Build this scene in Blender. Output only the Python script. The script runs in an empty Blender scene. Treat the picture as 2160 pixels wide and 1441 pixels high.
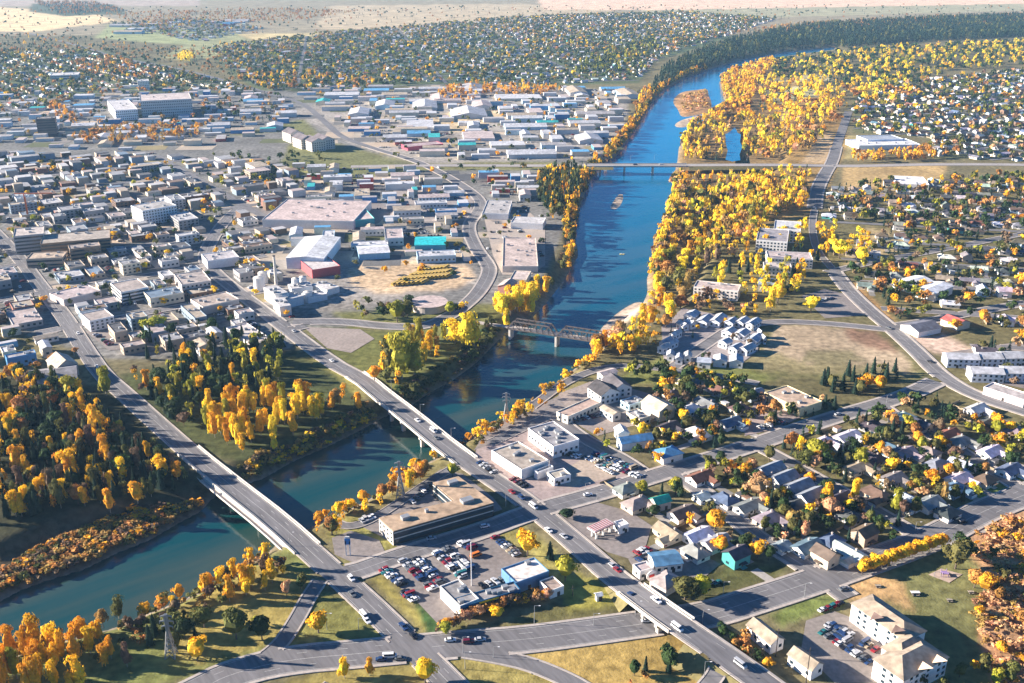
import bpy, math, random
import numpy as np
from mathutils import Vector, Matrix
random.seed(11); RNG = np.random.default_rng(11)
R = math.radians
SC = bpy.context.scene
COL = SC.collection
# ---------------------------------------------------------------- camera
CH = 260.0; FOC = 2100.0; PITCH = R(21.6)
CP, SP = math.cos(PITCH), math.sin(PITCH)
cam = bpy.data.objects.new('camera', bpy.data.cameras.new('camera'))
COL.objects.link(cam); SC.camera = cam
cam.location = (0, 0, CH); cam.rotation_euler = (math.pi/2-PITCH, 0, 0)
cam.data.sensor_width = 36; cam.data.lens = 36*FOC/2160
cam.data.clip_start = 1; cam.data.clip_end = 40000
# ---------------------------------------------------------------- light
SUN_EL = R(19.0)
w = bpy.data.worlds.new('World'); SC.world = w; w.use_nodes = True
nt = w.node_tree; nt.nodes.clear()
sky = nt.nodes.new('ShaderNodeTexSky'); sky.sky_type = 'NISHITA'; sky.sun_disc = False
sky.sun_elevation = SUN_EL; sky.sun_rotation = R(-84); sky.altitude = 900
sky.air_density = 1.0; sky.dust_density = 0.1; sky.ozone_density = 3.5
bg = nt.nodes.new('ShaderNodeBackground'); bg.inputs[1].default_value = 0.05
wo = nt.nodes.new('ShaderNodeOutputWorld')
sky_tint = nt.nodes.new('ShaderNodeVectorMath'); sky_tint.operation = 'MULTIPLY'; sky_tint.inputs[1].default_value = (.27, .66, 1.0)   # blue tint added to the unseen sky, makes shadows darker and bluer
nt.links.new(sky.outputs[0], sky_tint.inputs[0]); nt.links.new(sky_tint.outputs[0], bg.inputs[0]); nt.links.new(bg.outputs[0], wo.inputs[0])
sun = bpy.data.objects.new('sun', bpy.data.lights.new('sun', 'SUN')); COL.objects.link(sun)
sun.data.energy = 5.0; sun.data.angle = R(0.5); sun.data.color = (1.0, 0.89, 0.76)
SDIR = Vector((math.cos(R(-6))*math.cos(SUN_EL), math.sin(R(-6))*math.cos(SUN_EL), -math.sin(SUN_EL)))
sun.rotation_euler = SDIR.to_track_quat('-Z', 'Y').to_euler()
sun.location = (-300, 500, 400)
SC.view_settings.view_transform = 'Standard'; SC.view_settings.look = 'None'
SC.view_settings.exposure = 1.74; SC.view_settings.gamma = 1.0
SC.view_settings.use_curve_mapping = False
SC.render.engine = 'CYCLES'
SC.cycles.max_bounces = 4; SC.cycles.diffuse_bounces = 2; SC.cycles.glossy_bounces = 2
SC.cycles.transmission_bounces = 2; SC.cycles.volume_bounces = 0; SC.cycles.use_denoising = True
# ---------------------------------------------------------------- geometry helpers
WZ = -7.5                                    # level of the river
def G(x, y, z=0.0):                          # point of the place seen at a point of the photograph
    u = (x-1080)/FOC; v = (y-720.5)/FOC
    t = (CH-z)/(SP+v*CP)
    return (u*t, (CP-v*SP)*t)
def scl(y): return CH/(SP+(y-720.5)/FOC*CP)/FOC      # metres per pixel at photo row y
def proj(x, y, z=0.0):
    d = y*CP+(CH-z)*SP
    return 1080+FOC*x/d, 720.5+FOC*((CH-z)*CP-y*SP)/d
def GP(pts, z=0.0): return [G(a, b, z) for a, b in pts]
def inside(px, py, poly):
    px = np.asarray(px); py = np.asarray(py); r = np.zeros(px.shape, bool); n = len(poly)
    for i in range(n):
        x0, y0 = poly[i]; x1, y1 = poly[(i+1) % n]
        if y0 == y1: continue
        c = ((y0 > py) != (y1 > py)) & (px < (x1-x0)*(py-y0)/(y1-y0)+x0)
        r ^= c
    return r
def dist_line(px, py, pts, closed=False):
    d = np.full(np.shape(px), 1e9); n = len(pts)
    for i in range(n if closed else n-1):
        x0, y0 = pts[i]; x1, y1 = pts[(i+1) % n]
        dx, dy = x1-x0, y1-y0; L = dx*dx+dy*dy+1e-9
        t = np.clip(((px-x0)*dx+(py-y0)*dy)/L, 0, 1)
        d = np.minimum(d, np.hypot(px-x0-t*dx, py-y0-t*dy))
    return d
def smooth(pts, it=2, closed=False):
    for _ in range(it):
        o = [] if closed else [pts[0]]
        n = len(pts)
        for i in range(n if closed else n-1):
            a = pts[i]; b = pts[(i+1) % n]
            o.append(tuple(.75*p+.25*q for p, q in zip(a, b))); o.append(tuple(.25*p+.75*q for p, q in zip(a, b)))
        if not closed: o.append(pts[-1])
        pts = o
    return pts
class MB:
    def __init__(s): s.v = []; s.f = []; s.m = []; s.c = []; s.cm = 0; s.cc = (1, 1, 1)
    def add(s, vs, fs):
        b = len(s.v); s.v += vs
        for f in fs:
            s.f.append([b+i for i in f]); s.m.append(s.cm); s.c.append(s.cc)
        return s
    def prism(s, poly, z0, z1, bottom=False, top=True):
        n = len(poly)
        a = sum(poly[i][0]*poly[(i+1) % n][1]-poly[(i+1) % n][0]*poly[i][1] for i in range(n))
        if a < 0: poly = poly[::-1]
        vs = [(x, y, z0) for x, y in poly]+[(x, y, z1) for x, y in poly]
        fs = [[i, (i+1) % n, n+(i+1) % n, n+i] for i in range(n)]
        if top: fs.append(list(range(n, 2*n)))
        if bottom: fs.append(list(range(n-1, -1, -1)))
        return s.add(vs, fs)
    def box(s, cx, cy, z0, sx, sy, h, ang=0.0):
        c, n = math.cos(ang), math.sin(ang)
        p = [(cx+a*sx/2*c-b*sy/2*n, cy+a*sx/2*n+b*sy/2*c) for a, b in ((-1, -1), (1, -1), (1, 1), (-1, 1))]
        return s.prism(p, z0, z0+h, True)
    def cyl(s, cx, cy, z0, z1, r0, r1=None, n=8):
        r1 = r0 if r1 is None else r1
        vs = [(cx+r0*math.cos(6.2832*i/n), cy+r0*math.sin(6.2832*i/n), z0) for i in range(n)]
        vs += [(cx+r1*math.cos(6.2832*i/n), cy+r1*math.sin(6.2832*i/n), z1) for i in range(n)]
        return s.add(vs, [[i, (i+1) % n, n+(i+1) % n, n+i] for i in range(n)]+[list(range(n, 2*n)), list(range(n-1, -1, -1))])
    def bar(s, p, q, w, h=None):
        p = Vector(p); q = Vector(q); d = (q-p); h = h or w
        if d.length < 1e-6: return s
        d.normalize(); u = d.cross(Vector((0, 0, 1)))
        if u.length < .05: u = Vector((1, 0, 0))
        u.normalize(); t = u.cross(d)
        vs = [tuple(e+u*a*w/2+t*b*h/2) for e in (p, q) for a, b in ((-1, -1), (1, -1), (1, 1), (-1, 1))]
        return s.add(vs, [[0, 1, 5, 4], [1, 2, 6, 5], [2, 3, 7, 6], [3, 0, 4, 7], [3, 2, 1, 0], [4, 5, 6, 7]])
    def mesh(s, name, mats, attr=False):
        me = bpy.data.meshes.new(name); me.from_pydata(s.v, [], s.f)
        for m in (mats if isinstance(mats, (list, tuple)) else [mats]): me.materials.append(m)
        if max(s.m or [0]) > 0: me.polygons.foreach_set('material_index', s.m)
        if attr:
            a = me.attributes.new('Col', 'FLOAT_COLOR', 'FACE')
            a.data.foreach_set('color', np.array([(*c, 1) for c in s.c], 'f').ravel())
        me.update(); return me
    def build(s, name, mats, parent=None, loc=None, attr=False, kind=None):
        if loc is not None:
            s.v = [(x-loc[0], y-loc[1], z-loc[2]) for x, y, z in s.v]
        return link(name, s.mesh(name, mats, attr), parent, loc if parent is None else None, kind=kind)
def link(name, me, parent=None, loc=None, rz=0.0, kind=None, color=None):
    o = bpy.data.objects.new(name, me); COL.objects.link(o)
    if parent is not None: o.parent = parent
    if loc is not None: o.location = loc
    if rz: o.rotation_euler = (0, 0, rz)
    if kind: o['kind'] = kind
    if color is not None: o.color = (*color[:3], 1)
    return o
def tag(o, label, cat, group=None, kind=None):
    o['label'] = label; o['category'] = cat
    if group: o['group'] = group
    if kind: o['kind'] = kind
    return o
def empty(name, loc, rz=0.0):
    o = bpy.data.objects.new(name, None); COL.objects.link(o); o.location = loc; o.rotation_euler = (0, 0, rz)
    o.empty_display_size = 1; return o
def npmesh(name, V, F, mat, cols=None):       # V (n,3), F (m,k) with k constant; cols per face
    me = bpy.data.meshes.new(name); n, k = F.shape
    me.vertices.add(len(V)); me.vertices.foreach_set('co', V.astype('f').ravel())
    me.loops.add(n*k); me.loops.foreach_set('vertex_index', F.astype('i').ravel())
    me.polygons.add(n); me.polygons.foreach_set('loop_start', np.arange(0, n*k, k, dtype='i'))
    me.materials.append(mat); me.update(calc_edges=True)
    if cols is not None:
        a = me.attributes.new('Col', 'FLOAT_COLOR', 'FACE')
        a.data.foreach_set('color', np.c_[cols, np.ones(n)].astype('f').ravel())
    return me
# ---------------------------------------------------------------- materials
def mat(name, col=(.5, .5, .5), rough=.8, src=None, var=.25, scale=.6, scale2=None, metal=0, bump=0, bscale=3, spec=.3, stretch=None, transl=0):
    m = bpy.data.materials.new(name); m.use_nodes = True; t = m.node_tree; N = t.nodes; L = t.links
    b = N['Principled BSDF']; b.inputs['Roughness'].default_value = rough; b.inputs['Metallic'].default_value = metal
    b.inputs['Specular IOR Level'].default_value = spec
    if src == 'obj': c = N.new('ShaderNodeObjectInfo').outputs['Color']
    elif src == 'attr':
        a = N.new('ShaderNodeAttribute'); a.attribute_name = 'Col'; c = a.outputs['Color']
    else:
        r = N.new('ShaderNodeRGB'); r.outputs[0].default_value = (*col, 1); c = r.outputs[0]
    g = N.new('ShaderNodeNewGeometry')
    vec = g.outputs['Position']
    if stretch:
        m0 = N.new('ShaderNodeMapping'); m0.inputs['Rotation'].default_value = (0, 0, stretch[3]); L.new(vec, m0.inputs[0])
        mp = N.new('ShaderNodeMapping'); mp.inputs['Scale'].default_value = stretch[:3]
        L.new(m0.outputs[0], mp.inputs[0]); vec = mp.outputs[0]
    def noise(sc, lo, hi, det=3):
        n = N.new('ShaderNodeTexNoise'); n.inputs['Scale'].default_value = sc; n.inputs['Detail'].default_value = det
        L.new(vec, n.inputs['Vector'])
        mr = N.new('ShaderNodeMapRange'); mr.inputs[1].default_value = .3; mr.inputs[2].default_value = .7
        mr.inputs[3].default_value = lo; mr.inputs[4].default_value = hi; L.new(n.outputs[0], mr.inputs[0]); return mr.outputs[0]
    if var:
        for sc, v in ((scale, var), (scale2 or scale*.12, var*.7)):
            x = N.new('ShaderNodeVectorMath'); x.operation = 'SCALE'
            L.new(c, x.inputs[0]); L.new(noise(sc, 1-v, 1+v), x.inputs['Scale']); c = x.outputs[0]
    L.new(c, b.inputs['Base Color'])
    if bump:
        n = N.new('ShaderNodeTexNoise'); n.inputs['Scale'].default_value = bscale; L.new(vec, n.inputs['Vector'])
        bp = N.new('ShaderNodeBump'); bp.inputs['Strength'].default_value = bump; bp.inputs['Distance'].default_value = .4
        L.new(n.outputs[0], bp.inputs['Height']); L.new(bp.outputs[0], b.inputs['Normal'])
    if transl:
        tr = N.new('ShaderNodeBsdfTranslucent'); mx = N.new('ShaderNodeMixShader'); mx.inputs[0].default_value = transl
        L.new(c, tr.inputs[0]); L.new(b.outputs[0], mx.inputs[1]); L.new(tr.outputs[0], mx.inputs[2])
        L.new(mx.outputs[0], N['Material Output'].inputs[0])
    return m
M = {}
M['ground'] = mat('ground', src='attr', var=.38, scale=.22, scale2=.02, rough=.95, bump=.5, bscale=.8, spec=.1)
M['asphalt'] = mat('asphalt', (.2, .175, .17), var=.16, scale=.35, scale2=.03, rough=.9)
M['road'] = mat('road', (.165, .158, .162), var=.22, scale=.5, rough=.85, stretch=(.14, 1.2, 1, R(56)))
M['pale_road'] = mat('pale_road', (.34, .31, .29), var=.15, scale=.5, rough=.85)
M['lot'] = mat('lot', src='attr', var=.18, scale=.5, scale2=.05, rough=.9)
M['concrete'] = mat('concrete', (.42, .37, .33), var=.15, scale=.8, rough=.85)
M['pale_concrete'] = mat('pale_concrete', (.6, .56, .5), var=.12, scale=.8, rough=.8)
M['truss_steel'] = mat('truss_steel', (.12, .10, .095), var=.15, rough=.7)
M['paint'] = mat('paint', (.40, .39, .37), var=.2, scale=1.5, rough=.7)
M['wall'] = mat('wall', src='obj', var=.08, scale=.7, rough=.85)
M['roof'] = mat('roof', src='obj', var=.3, scale=.35, scale2=.08, rough=.85, bump=.15, bscale=4)
M['glass'] = mat('glass', (.02, .04, .06), var=0, rough=.12, spec=.7)
M['carglass'] = mat('carglass', (.015, .02, .03), var=0, rough=.08, spec=.8)
M['carpaint'] = mat('carpaint', src='obj', var=0, rough=.28, spec=.6)
M['tyre'] = mat('tyre', (.02, .02, .02), var=0, rough=.9)
M['steel'] = mat('steel', (.36, .37, .38), var=.1, rough=.5, metal=.4)
M['dark_steel'] = mat('dark_steel', (.06, .05, .05), var=.15, rough=.6, metal=.2)
M['white'] = mat('white', (.78, .75, .72), var=.06, rough=.6)
M['bark'] = mat('bark', (.12, .09, .07), var=.3, scale=2, rough=.95)
M['pale_bark'] = mat('pale_bark', (.32, .28, .22), var=.3, scale=2, rough=.95)
M['leaf'] = mat('leaf', src='obj', var=.3, scale=.9, scale2=.25, rough=.75, spec=.15, transl=.28)
M['leaf_mass'] = mat('leaf_mass', src='attr', var=.3, scale=.9, scale2=.2, rough=.75, spec=.15, transl=.28)
M['paint_mass'] = mat('paint_mass', src='attr', var=.12, scale=.5, rough=.85)
def water(name, ca, cb):
    m = mat(name, ca, rough=.14, var=0, spec=.5); t = m.node_tree; N = t.nodes; L = t.links; b = N['Principled BSDF']
    g = N.new('ShaderNodeNewGeometry'); m0 = N.new('ShaderNodeMapping'); m0.inputs['Rotation'].default_value = (0, 0, R(-38)); L.new(g.outputs['Position'], m0.inputs[0])
    mp = N.new('ShaderNodeMapping'); mp.inputs['Scale'].default_value = (.006, .045, 1)
    L.new(m0.outputs[0], mp.inputs[0]); n = N.new('ShaderNodeTexNoise'); n.inputs['Scale'].default_value = 1.0; n.inputs['Detail'].default_value = 5
    L.new(mp.outputs[0], n.inputs[0]); r = N.new('ShaderNodeValToRGB'); r.color_ramp.elements[0].color = (*ca, 1); r.color_ramp.elements[1].color = (*cb, 1)
    r.color_ramp.elements[0].position = .38; r.color_ramp.elements[1].position = .62
    L.new(n.outputs[0], r.inputs[0])
    sx = N.new('ShaderNodeSeparateXYZ'); L.new(g.outputs['Position'], sx.inputs[0]); mr = N.new('ShaderNodeMapRange')   # silty green near; far reach painted bluer, sky reflection put into its colour
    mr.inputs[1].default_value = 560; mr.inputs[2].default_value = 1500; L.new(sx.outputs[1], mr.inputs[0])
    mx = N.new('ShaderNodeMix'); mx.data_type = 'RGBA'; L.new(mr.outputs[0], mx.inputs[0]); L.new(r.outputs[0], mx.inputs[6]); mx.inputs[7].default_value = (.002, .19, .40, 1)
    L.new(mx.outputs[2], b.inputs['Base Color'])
    n2 = N.new('ShaderNodeTexNoise'); n2.inputs['Scale'].default_value = .35; n2.inputs['Detail'].default_value = 3; L.new(g.outputs['Position'], n2.inputs[0])
    bp = N.new('ShaderNodeBump'); bp.inputs['Strength'].default_value = .16; bp.inputs['Distance'].default_value = .5
    L.new(n2.outputs[0], bp.inputs['Height']); L.new(bp.outputs[0], b.inputs['Normal']); return m
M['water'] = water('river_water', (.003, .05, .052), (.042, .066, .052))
# ---------------------------------------------------------------- terrain
NB = [(-260,1310),(-100,1295),(0,1272),(50,1245),(100,1227),(180,1203),(250,1168),(320,1140),(380,1105),(430,1078),(452,1052),(500,1030),(560,1010),(620,975),(690,945),(760,910),(815,880),(870,858),(905,832),(960,802),(1010,765),(1045,728),(1072,700),(1105,688),(1128,668),(1155,640),(1180,608),(1203,575),(1222,540),(1216,500),(1222,450),(1238,402),(1262,355),(1300,332),(1320,302),(1350,262),(1372,222),(1398,192),(1440,168),(1500,145),(1560,128),(1640,112),(1760,100)]
SB = [(-260,1475),(0,1392),(80,1365),(160,1343),(250,1320),(310,1292),(380,1266),(440,1235),(500,1200),(560,1165),(600,1130),(640,1118),(670,1102),(720,1080),(780,1050),(840,1005),(880,985),(920,965),(955,943),(990,925),(1020,905),(1060,885),(1110,850),(1160,815),(1200,785),(1240,752),(1268,730),(1278,702),(1292,690),(1322,660),(1352,644),(1364,615),(1362,588),(1378,540),(1394,480),(1414,420),(1420,380),(1426,345),(1432,310),(1455,268),(1500,246),(1532,222),(1522,190),(1518,165),(1535,148),(1570,140),(1640,124),(1760,108)]
RIV = GP(NB, WZ)+GP(SB, WZ)[::-1]
ISLE = [smooth(GP(p, WZ), 2, True) for p in (
    [(1419,211),(1432,197),(1448,192),(1470,190),(1493,186),(1494,200),(1500,212),(1502,232),(1496,239),(1470,243),(1436,249),(1431,232),(1422,222)],
    [(1418,266),(1438,252),(1484,242),(1474,258),(1440,271)],
    [(1285,440),(1300,415),(1312,405),(1316,418),(1308,436),(1295,444)],
    [(1258,724),(1264,696),(1292,668),(1326,644),(1352,634),(1362,650),(1338,684),(1302,710)])]
POND = GP([(1530,283),(1541,277),(1550,268),(1556,280),(1563,284),(1561,300),(1566,310),(1560,326),(1562,338),(1545,341),(1530,337),(1535,318),(1531,303)], -.6)
LOW = [  # low flood plains beside the water: polygon, level
    (GP([(-300,1190),(0,1170),(80,1130),(200,1085),(330,1062),(470,1035),(460,1062),(300,1160),(0,1290),(-300,1340)]), -6.0),
    (GP([(540,1015),(620,965),(780,888),(800,898),(700,955),(560,1030)]), -6.2),
    (GP([(1430,345),(1440,280),(1540,225),(1522,160),(1560,130),(1640,115),(1700,130),(1650,200),(1640,340),(1560,420),(1470,560),(1430,640),(1365,640),(1360,580)]), -5.0)]
def sstep(a, b, x):
    t = np.clip((x-a)/(b-a), 0, 1); return t*t*(3-2*t)
def height(x, y):
    x = np.asarray(x, float); y = np.asarray(y, float)
    h = np.zeros(np.shape(x))
    for p, lv in LOW:
        d = dist_line(x, y, p, True); d = np.where(inside(x, y, p), -d, d)
        h = np.minimum(h, lv*(1-sstep(0, 12, d)))
    d = dist_line(x, y, RIV, True); d = np.where(inside(x, y, RIV), -d, d)
    bank = -7.8*(1-sstep(-.5, 15, d)) - 2.2*sstep(0, 12, -d)
    h = np.minimum(h, bank)
    for p in ISLE:
        di = dist_line(x, y, p, True); di = np.where(inside(x, y, p), di, -di)
        h = np.where(di > -14, np.maximum(h, np.minimum(-6.6, -7.5+di*.12)), h)
    dp = dist_line(x, y, POND, True); dp = np.where(inside(x, y, POND), -dp, dp)
    h = np.where(dp < 3, np.minimum(h, -1.4+1.4*sstep(-1, 3, dp)), h)
    return h
# colours of the open ground: (polygon in photo points, colour)
GRASS = (.085, .105, .028); DRY = (.33, .235, .075); EARTH = (.28, .22, .16); BROWN = (.15, .1, .055); TAN = (.56, .43, .27); YARD = (.31, .28, .245)
ZONES = [
 ([(430,105),(700,72),(880,55),(1100,36),(1440,24),(1660,38),(1480,100),(1380,130),(1350,175),(1080,185),(900,180),(560,200),(500,165)], (.10,.125,.06)),
 ([(-900,112),(230,108),(400,150),(560,200),(420,195),(-900,260)], (.10,.12,.06)),
 ([(1800,205),(1900,170),(2900,100),(2900,345),(1960,335),(1960,290),(1800,280)], (.12,.125,.06)),
 ([(-900,-40),(3000,-40),(3000,75),(-900,75)], (.30,.25,.16)),
 ([(-900,-60),(420,-60),(420,12),(-900,14)], (.42,.33,.26)),
 ([(0,15),(200,28),(250,45),(60,68),(0,66),(-900,70),(-900,20)], (.75,.56,.31)),
 ([(70,8),(240,10),(270,30),(130,34),(60,24)], (.10,.11,.06)),
 ([(700,12),(1100,8),(1300,22),(900,60),(660,62)], (.48,.38,.24)),
 ([(1080,-60),(3000,-60),(3000,8),(1500,22),(1150,20)], (.72,.50,.34)),
 ([(1350,22),(2160,8),(2160,22),(1750,34),(1440,40)], (.36,.33,.20)),
 ([(500,72),(700,70),(690,98),(560,94)], (.55,.44,.22)),
 ([(230,50),(500,70),(520,95),(380,95),(200,80)], (.30,.32,.15)),
 ([(340,120),(470,60),(560,100),(400,130)], (.30,.30,.15)),
 ([(0,560),(0,210),(600,190),(900,240),(1320,220),(1240,340),(1230,400),(1110,660),(950,690),(640,690),(600,760),(240,760),(0,690)], (.185,.178,.165)),
 ([(600,235),(900,180),(1330,190),(1310,330),(1080,340),(900,350),(780,320)], YARD),
 ([(500,560),(720,540),(980,560),(1010,600),(900,620),(700,660),(560,640)], YARD),
 ([(730,570),(820,540),(985,560),(1005,585),(960,610),(800,620),(740,600)], (.52,.38,.24)),
 ([(890,250),(1010,225),(1080,245),(960,280)], (.55,.43,.27)),
 ([(920,200),(1000,190),(1010,215),(925,225)], (.52,.34,.2)),
 ([(930,415),(990,418),(990,440),(925,445)], (.6,.43,.3)),
 ([(450,290),(620,275),(600,330),(560,385),(700,390),(900,360),(780,325),(690,300),(640,250),(560,270)], (.17,.17,.07)),
 ([(700,300),(880,345),(1130,342),(1235,346),(1235,358),(900,360),(820,335),(690,300)], (.19,.18,.07)),
 ([(640,690),(900,700),(1050,690),(1120,700),(1020,770),(800,860),(740,790)], (.14,.145,.045)),
 ([(700,660),(1040,640),(1090,680),(950,700),(740,690)], (.16,.16,.055)),
 ([(600,740),(720,770),(770,840),(700,870),(600,850)], (.27,.24,.07)),
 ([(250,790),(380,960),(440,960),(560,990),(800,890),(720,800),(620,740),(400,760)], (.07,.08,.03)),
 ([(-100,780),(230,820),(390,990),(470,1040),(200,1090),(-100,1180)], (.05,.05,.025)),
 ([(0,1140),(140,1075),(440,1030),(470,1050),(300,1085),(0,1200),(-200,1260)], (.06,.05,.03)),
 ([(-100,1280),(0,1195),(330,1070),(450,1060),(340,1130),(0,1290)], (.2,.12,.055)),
 ([(1365,640),(1362,590),(1420,400),(1436,250),(1530,220),(1520,150),(1620,110),(1760,200),(1790,300),(1720,460),(1560,600),(1440,690)], (.3,.19,.07)),
 ([(1600,160),(1750,158),(1755,172),(1610,170)], (.42,.36,.2)),
 ([(1600,185),(1720,182),(1740,202),(1650,212),(1610,205)], (.36,.34,.2)),
 ([(1780,352),(2000,345),(1990,370),(1900,420),(1770,420)], (.42,.29,.13)),
 ([(1730,282),(1760,280),(1745,345),(1690,345)], (.45,.32,.18)),
 ([(1790,285),(1820,290),(1850,340),(1780,335)], (.33,.27,.12)),
 ([(1380,520),(2300,330),(2300,1050),(1990,1130),(1790,1190),(1460,1010),(1230,830),(1270,740),(1400,680)], (.15,.13,.06)),
 ([(1830,480),(1960,500),(1850,560),(1780,560)], (.38,.29,.15)),
 ([(1640,684),(1730,680),(1855,696),(1950,780),(1975,800),(1850,800),(1740,800),(1600,790),(1560,780),(1600,740),(1620,710)], (.16,.15,.06)),
 ([(1600,735),(1700,728),(1850,735),(1940,778),(1930,795),(1800,790),(1640,785),(1570,775)], (.24,.20,.10)),
 ([(1640,688),(1730,686),(1850,700),(1925,765),(1915,788),(1840,772),(1760,764),(1700,768),(1650,748),(1610,735)], (.38,.29,.19)),
 ([(1700,742),(1790,738),(1830,760),(1740,772),(1690,762)], (.20,.17,.09)),
 ([(1780,690),(1850,700),(1900,745),(1840,735),(1790,715)], (.28,.17,.11)),
 ([(1915,710),(1990,706),(2060,740),(2000,752),(1960,740)], (.58,.42,.32)),
 ([(1780,590),(1810,600),(1890,680),(1870,672)], (.45,.25,.1)),
 ([(1400,750),(1560,770),(1640,800),(1500,830),(1300,800)], (.17,.18,.055)),
 ([(640,1100),(990,925),(1240,750),(1290,770),(1180,860),(1030,930),(800,1075),(680,1150),(640,1140)], (.2,.17,.07)),
 ([(-100,1441),(0,1330),(300,1290),(620,1150),(660,1200),(600,1360),(300,1460)], (.17,.18,.055)),
 ([(340,1300),(560,1190),(650,1215),(630,1290),(590,1355),(420,1400),(350,1380)], (.30,.235,.07)),
 ([(670,1240),(740,1270),(820,1350),(610,1365)], (.21,.2,.06)),
 ([(655,1195),(700,1190),(760,1190),(690,1130),(700,1090),(790,1090),(880,1160)], (.22,.2,.06)),
 ([(770,1210),(800,1208),(900,1310),(925,1340),(905,1345)], (.3,.25,.07)),
 ([(870,1260),(930,1310),(930,1345),(905,1345)], (.05,.1,.03)),
 ([(1000,1340),(1270,1240),(1330,1275),(1340,1285),(1100,1322),(925,1345),(970,1300)], (.12,.11,.04)),
 ([(1170,1200),(1290,1230),(1330,1270),(1200,1290)], (.3,.27,.06)),
 ([(1040,1125),(1100,1105),(1180,1170),(1190,1240),(1120,1170)], (.3,.26,.08)),
 ([(940,1385),(1110,1378),(1300,1441),(1300,1520),(960,1500)], (.27,.22,.07)),
 ([(1110,1375),(1400,1335),(1440,1345),(1480,1400),(1500,1500),(1300,1500)], (.38,.265,.085)),
 ([(600,1441),(720,1400),(880,1400),(900,1460),(600,1500)], (.27,.22,.07)),
 ([(1470,1270),(1620,1225),(1690,1190),(1560,1190),(1440,1215)], (.1,.1,.035)),
 ([(1690,1260),(1770,1250),(1790,1275),(1650,1320),(1620,1300)], (.15,.18,.05)),
 ([(1760,1215),(1800,1210),(2070,1130),(2130,1250),(2080,1310),(2150,1470),(1950,1440),(1900,1290)], (.16,.155,.06)),
 ([(1790,1225),(1850,1205),(1900,1225),(1930,1290),(1880,1270),(1790,1270)], (.46,.29,.13)),
 ([(2040,1080),(2300,1030),(2300,1520),(2110,1500),(2060,1330),(2090,1230),(2020,1130)], (.44,.26,.14)),
 ([(2040,1040),(2150,1000),(2160,1030),(2080,1070)], (.17,.22,.06)),
]
def terrain():
    ys = [250.0]
    while ys[-1] < 15000: ys.append(ys[-1]*1.0078+.35)
    ys = np.array(ys); us = np.linspace(-.72, .72, 520)
    U, Y = np.meshgrid(us, ys); X = U*(Y+60)
    x = X.ravel(); y = Y.ravel(); h = np.zeros(x.shape)
    nr = (y < 3200) & (np.abs(x) < 1500)
    h[nr] = height(x[nr], y[nr])
    col = np.tile(np.array([.17, .145, .075]), (len(x), 1))
    px, py = proj(x, y)
    wob = 6*np.sin(x*.031+y*.017)*np.clip((y-300)/2500, .1, 1)*.3
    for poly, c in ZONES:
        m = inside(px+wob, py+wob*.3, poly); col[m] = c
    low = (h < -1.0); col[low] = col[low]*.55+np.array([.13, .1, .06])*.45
    wet = h < -6.9; col[wet] = (.27, .22, .17)
    for p_ in (ISLE[1], ISLE[2], ISLE[3]):
        col[dist_line(x, y, p_, True) < 1.5] = (.5, .40, .31); col[inside(x, y, p_)] = (.5, .40, .31)
    col[inside(x, y, ISLE[0])] = (.42, .24, .11)
    ny, nx = X.shape
    C = col.reshape(ny, nx, 3); C[1:-1, 1:-1] = (C[1:-1, 1:-1]*2+C[:-2, 1:-1]+C[2:, 1:-1]+C[1:-1, :-2]+C[1:-1, 2:])/6
    i = np.arange(ny*nx).reshape(ny, nx)
    F = np.stack([i[:-1, :-1], i[:-1, 1:], i[1:, 1:], i[1:, :-1]], -1).reshape(-1, 4)
    me = npmesh('ground', np.c_[x, y, h], F, M['ground'])
    a = me.attributes.new('Col', 'FLOAT_COLOR', 'POINT')
    a.data.foreach_set('color', np.c_[C.reshape(-1, 3), np.ones(len(x))].astype('f').ravel())
    me.polygons.foreach_set('use_smooth', np.ones(len(me.polygons), bool))
    link('ground', me, kind='structure')
    b = MB(); b.add([(-40000, -2000, -30), (40000, -2000, -30), (40000, 60000, -30), (-40000, 60000, -30)], [[0, 1, 2, 3]])
    b.cc = (.3, .24, .15); b.c = [b.cc]; b.build('far_plain', M['ground'], attr=True, kind='structure')
    # water
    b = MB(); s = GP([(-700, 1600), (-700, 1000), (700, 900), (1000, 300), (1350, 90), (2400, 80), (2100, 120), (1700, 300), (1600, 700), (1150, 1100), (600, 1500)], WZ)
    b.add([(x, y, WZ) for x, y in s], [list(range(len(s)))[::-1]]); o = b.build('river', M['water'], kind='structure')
    for p in o.data.polygons:
        if p.normal.z < 0: p.flip()
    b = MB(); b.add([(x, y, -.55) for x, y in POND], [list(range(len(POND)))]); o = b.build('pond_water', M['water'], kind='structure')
    for p in o.data.polygons:
        if p.normal.z < 0: p.flip()
terrain()
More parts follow.
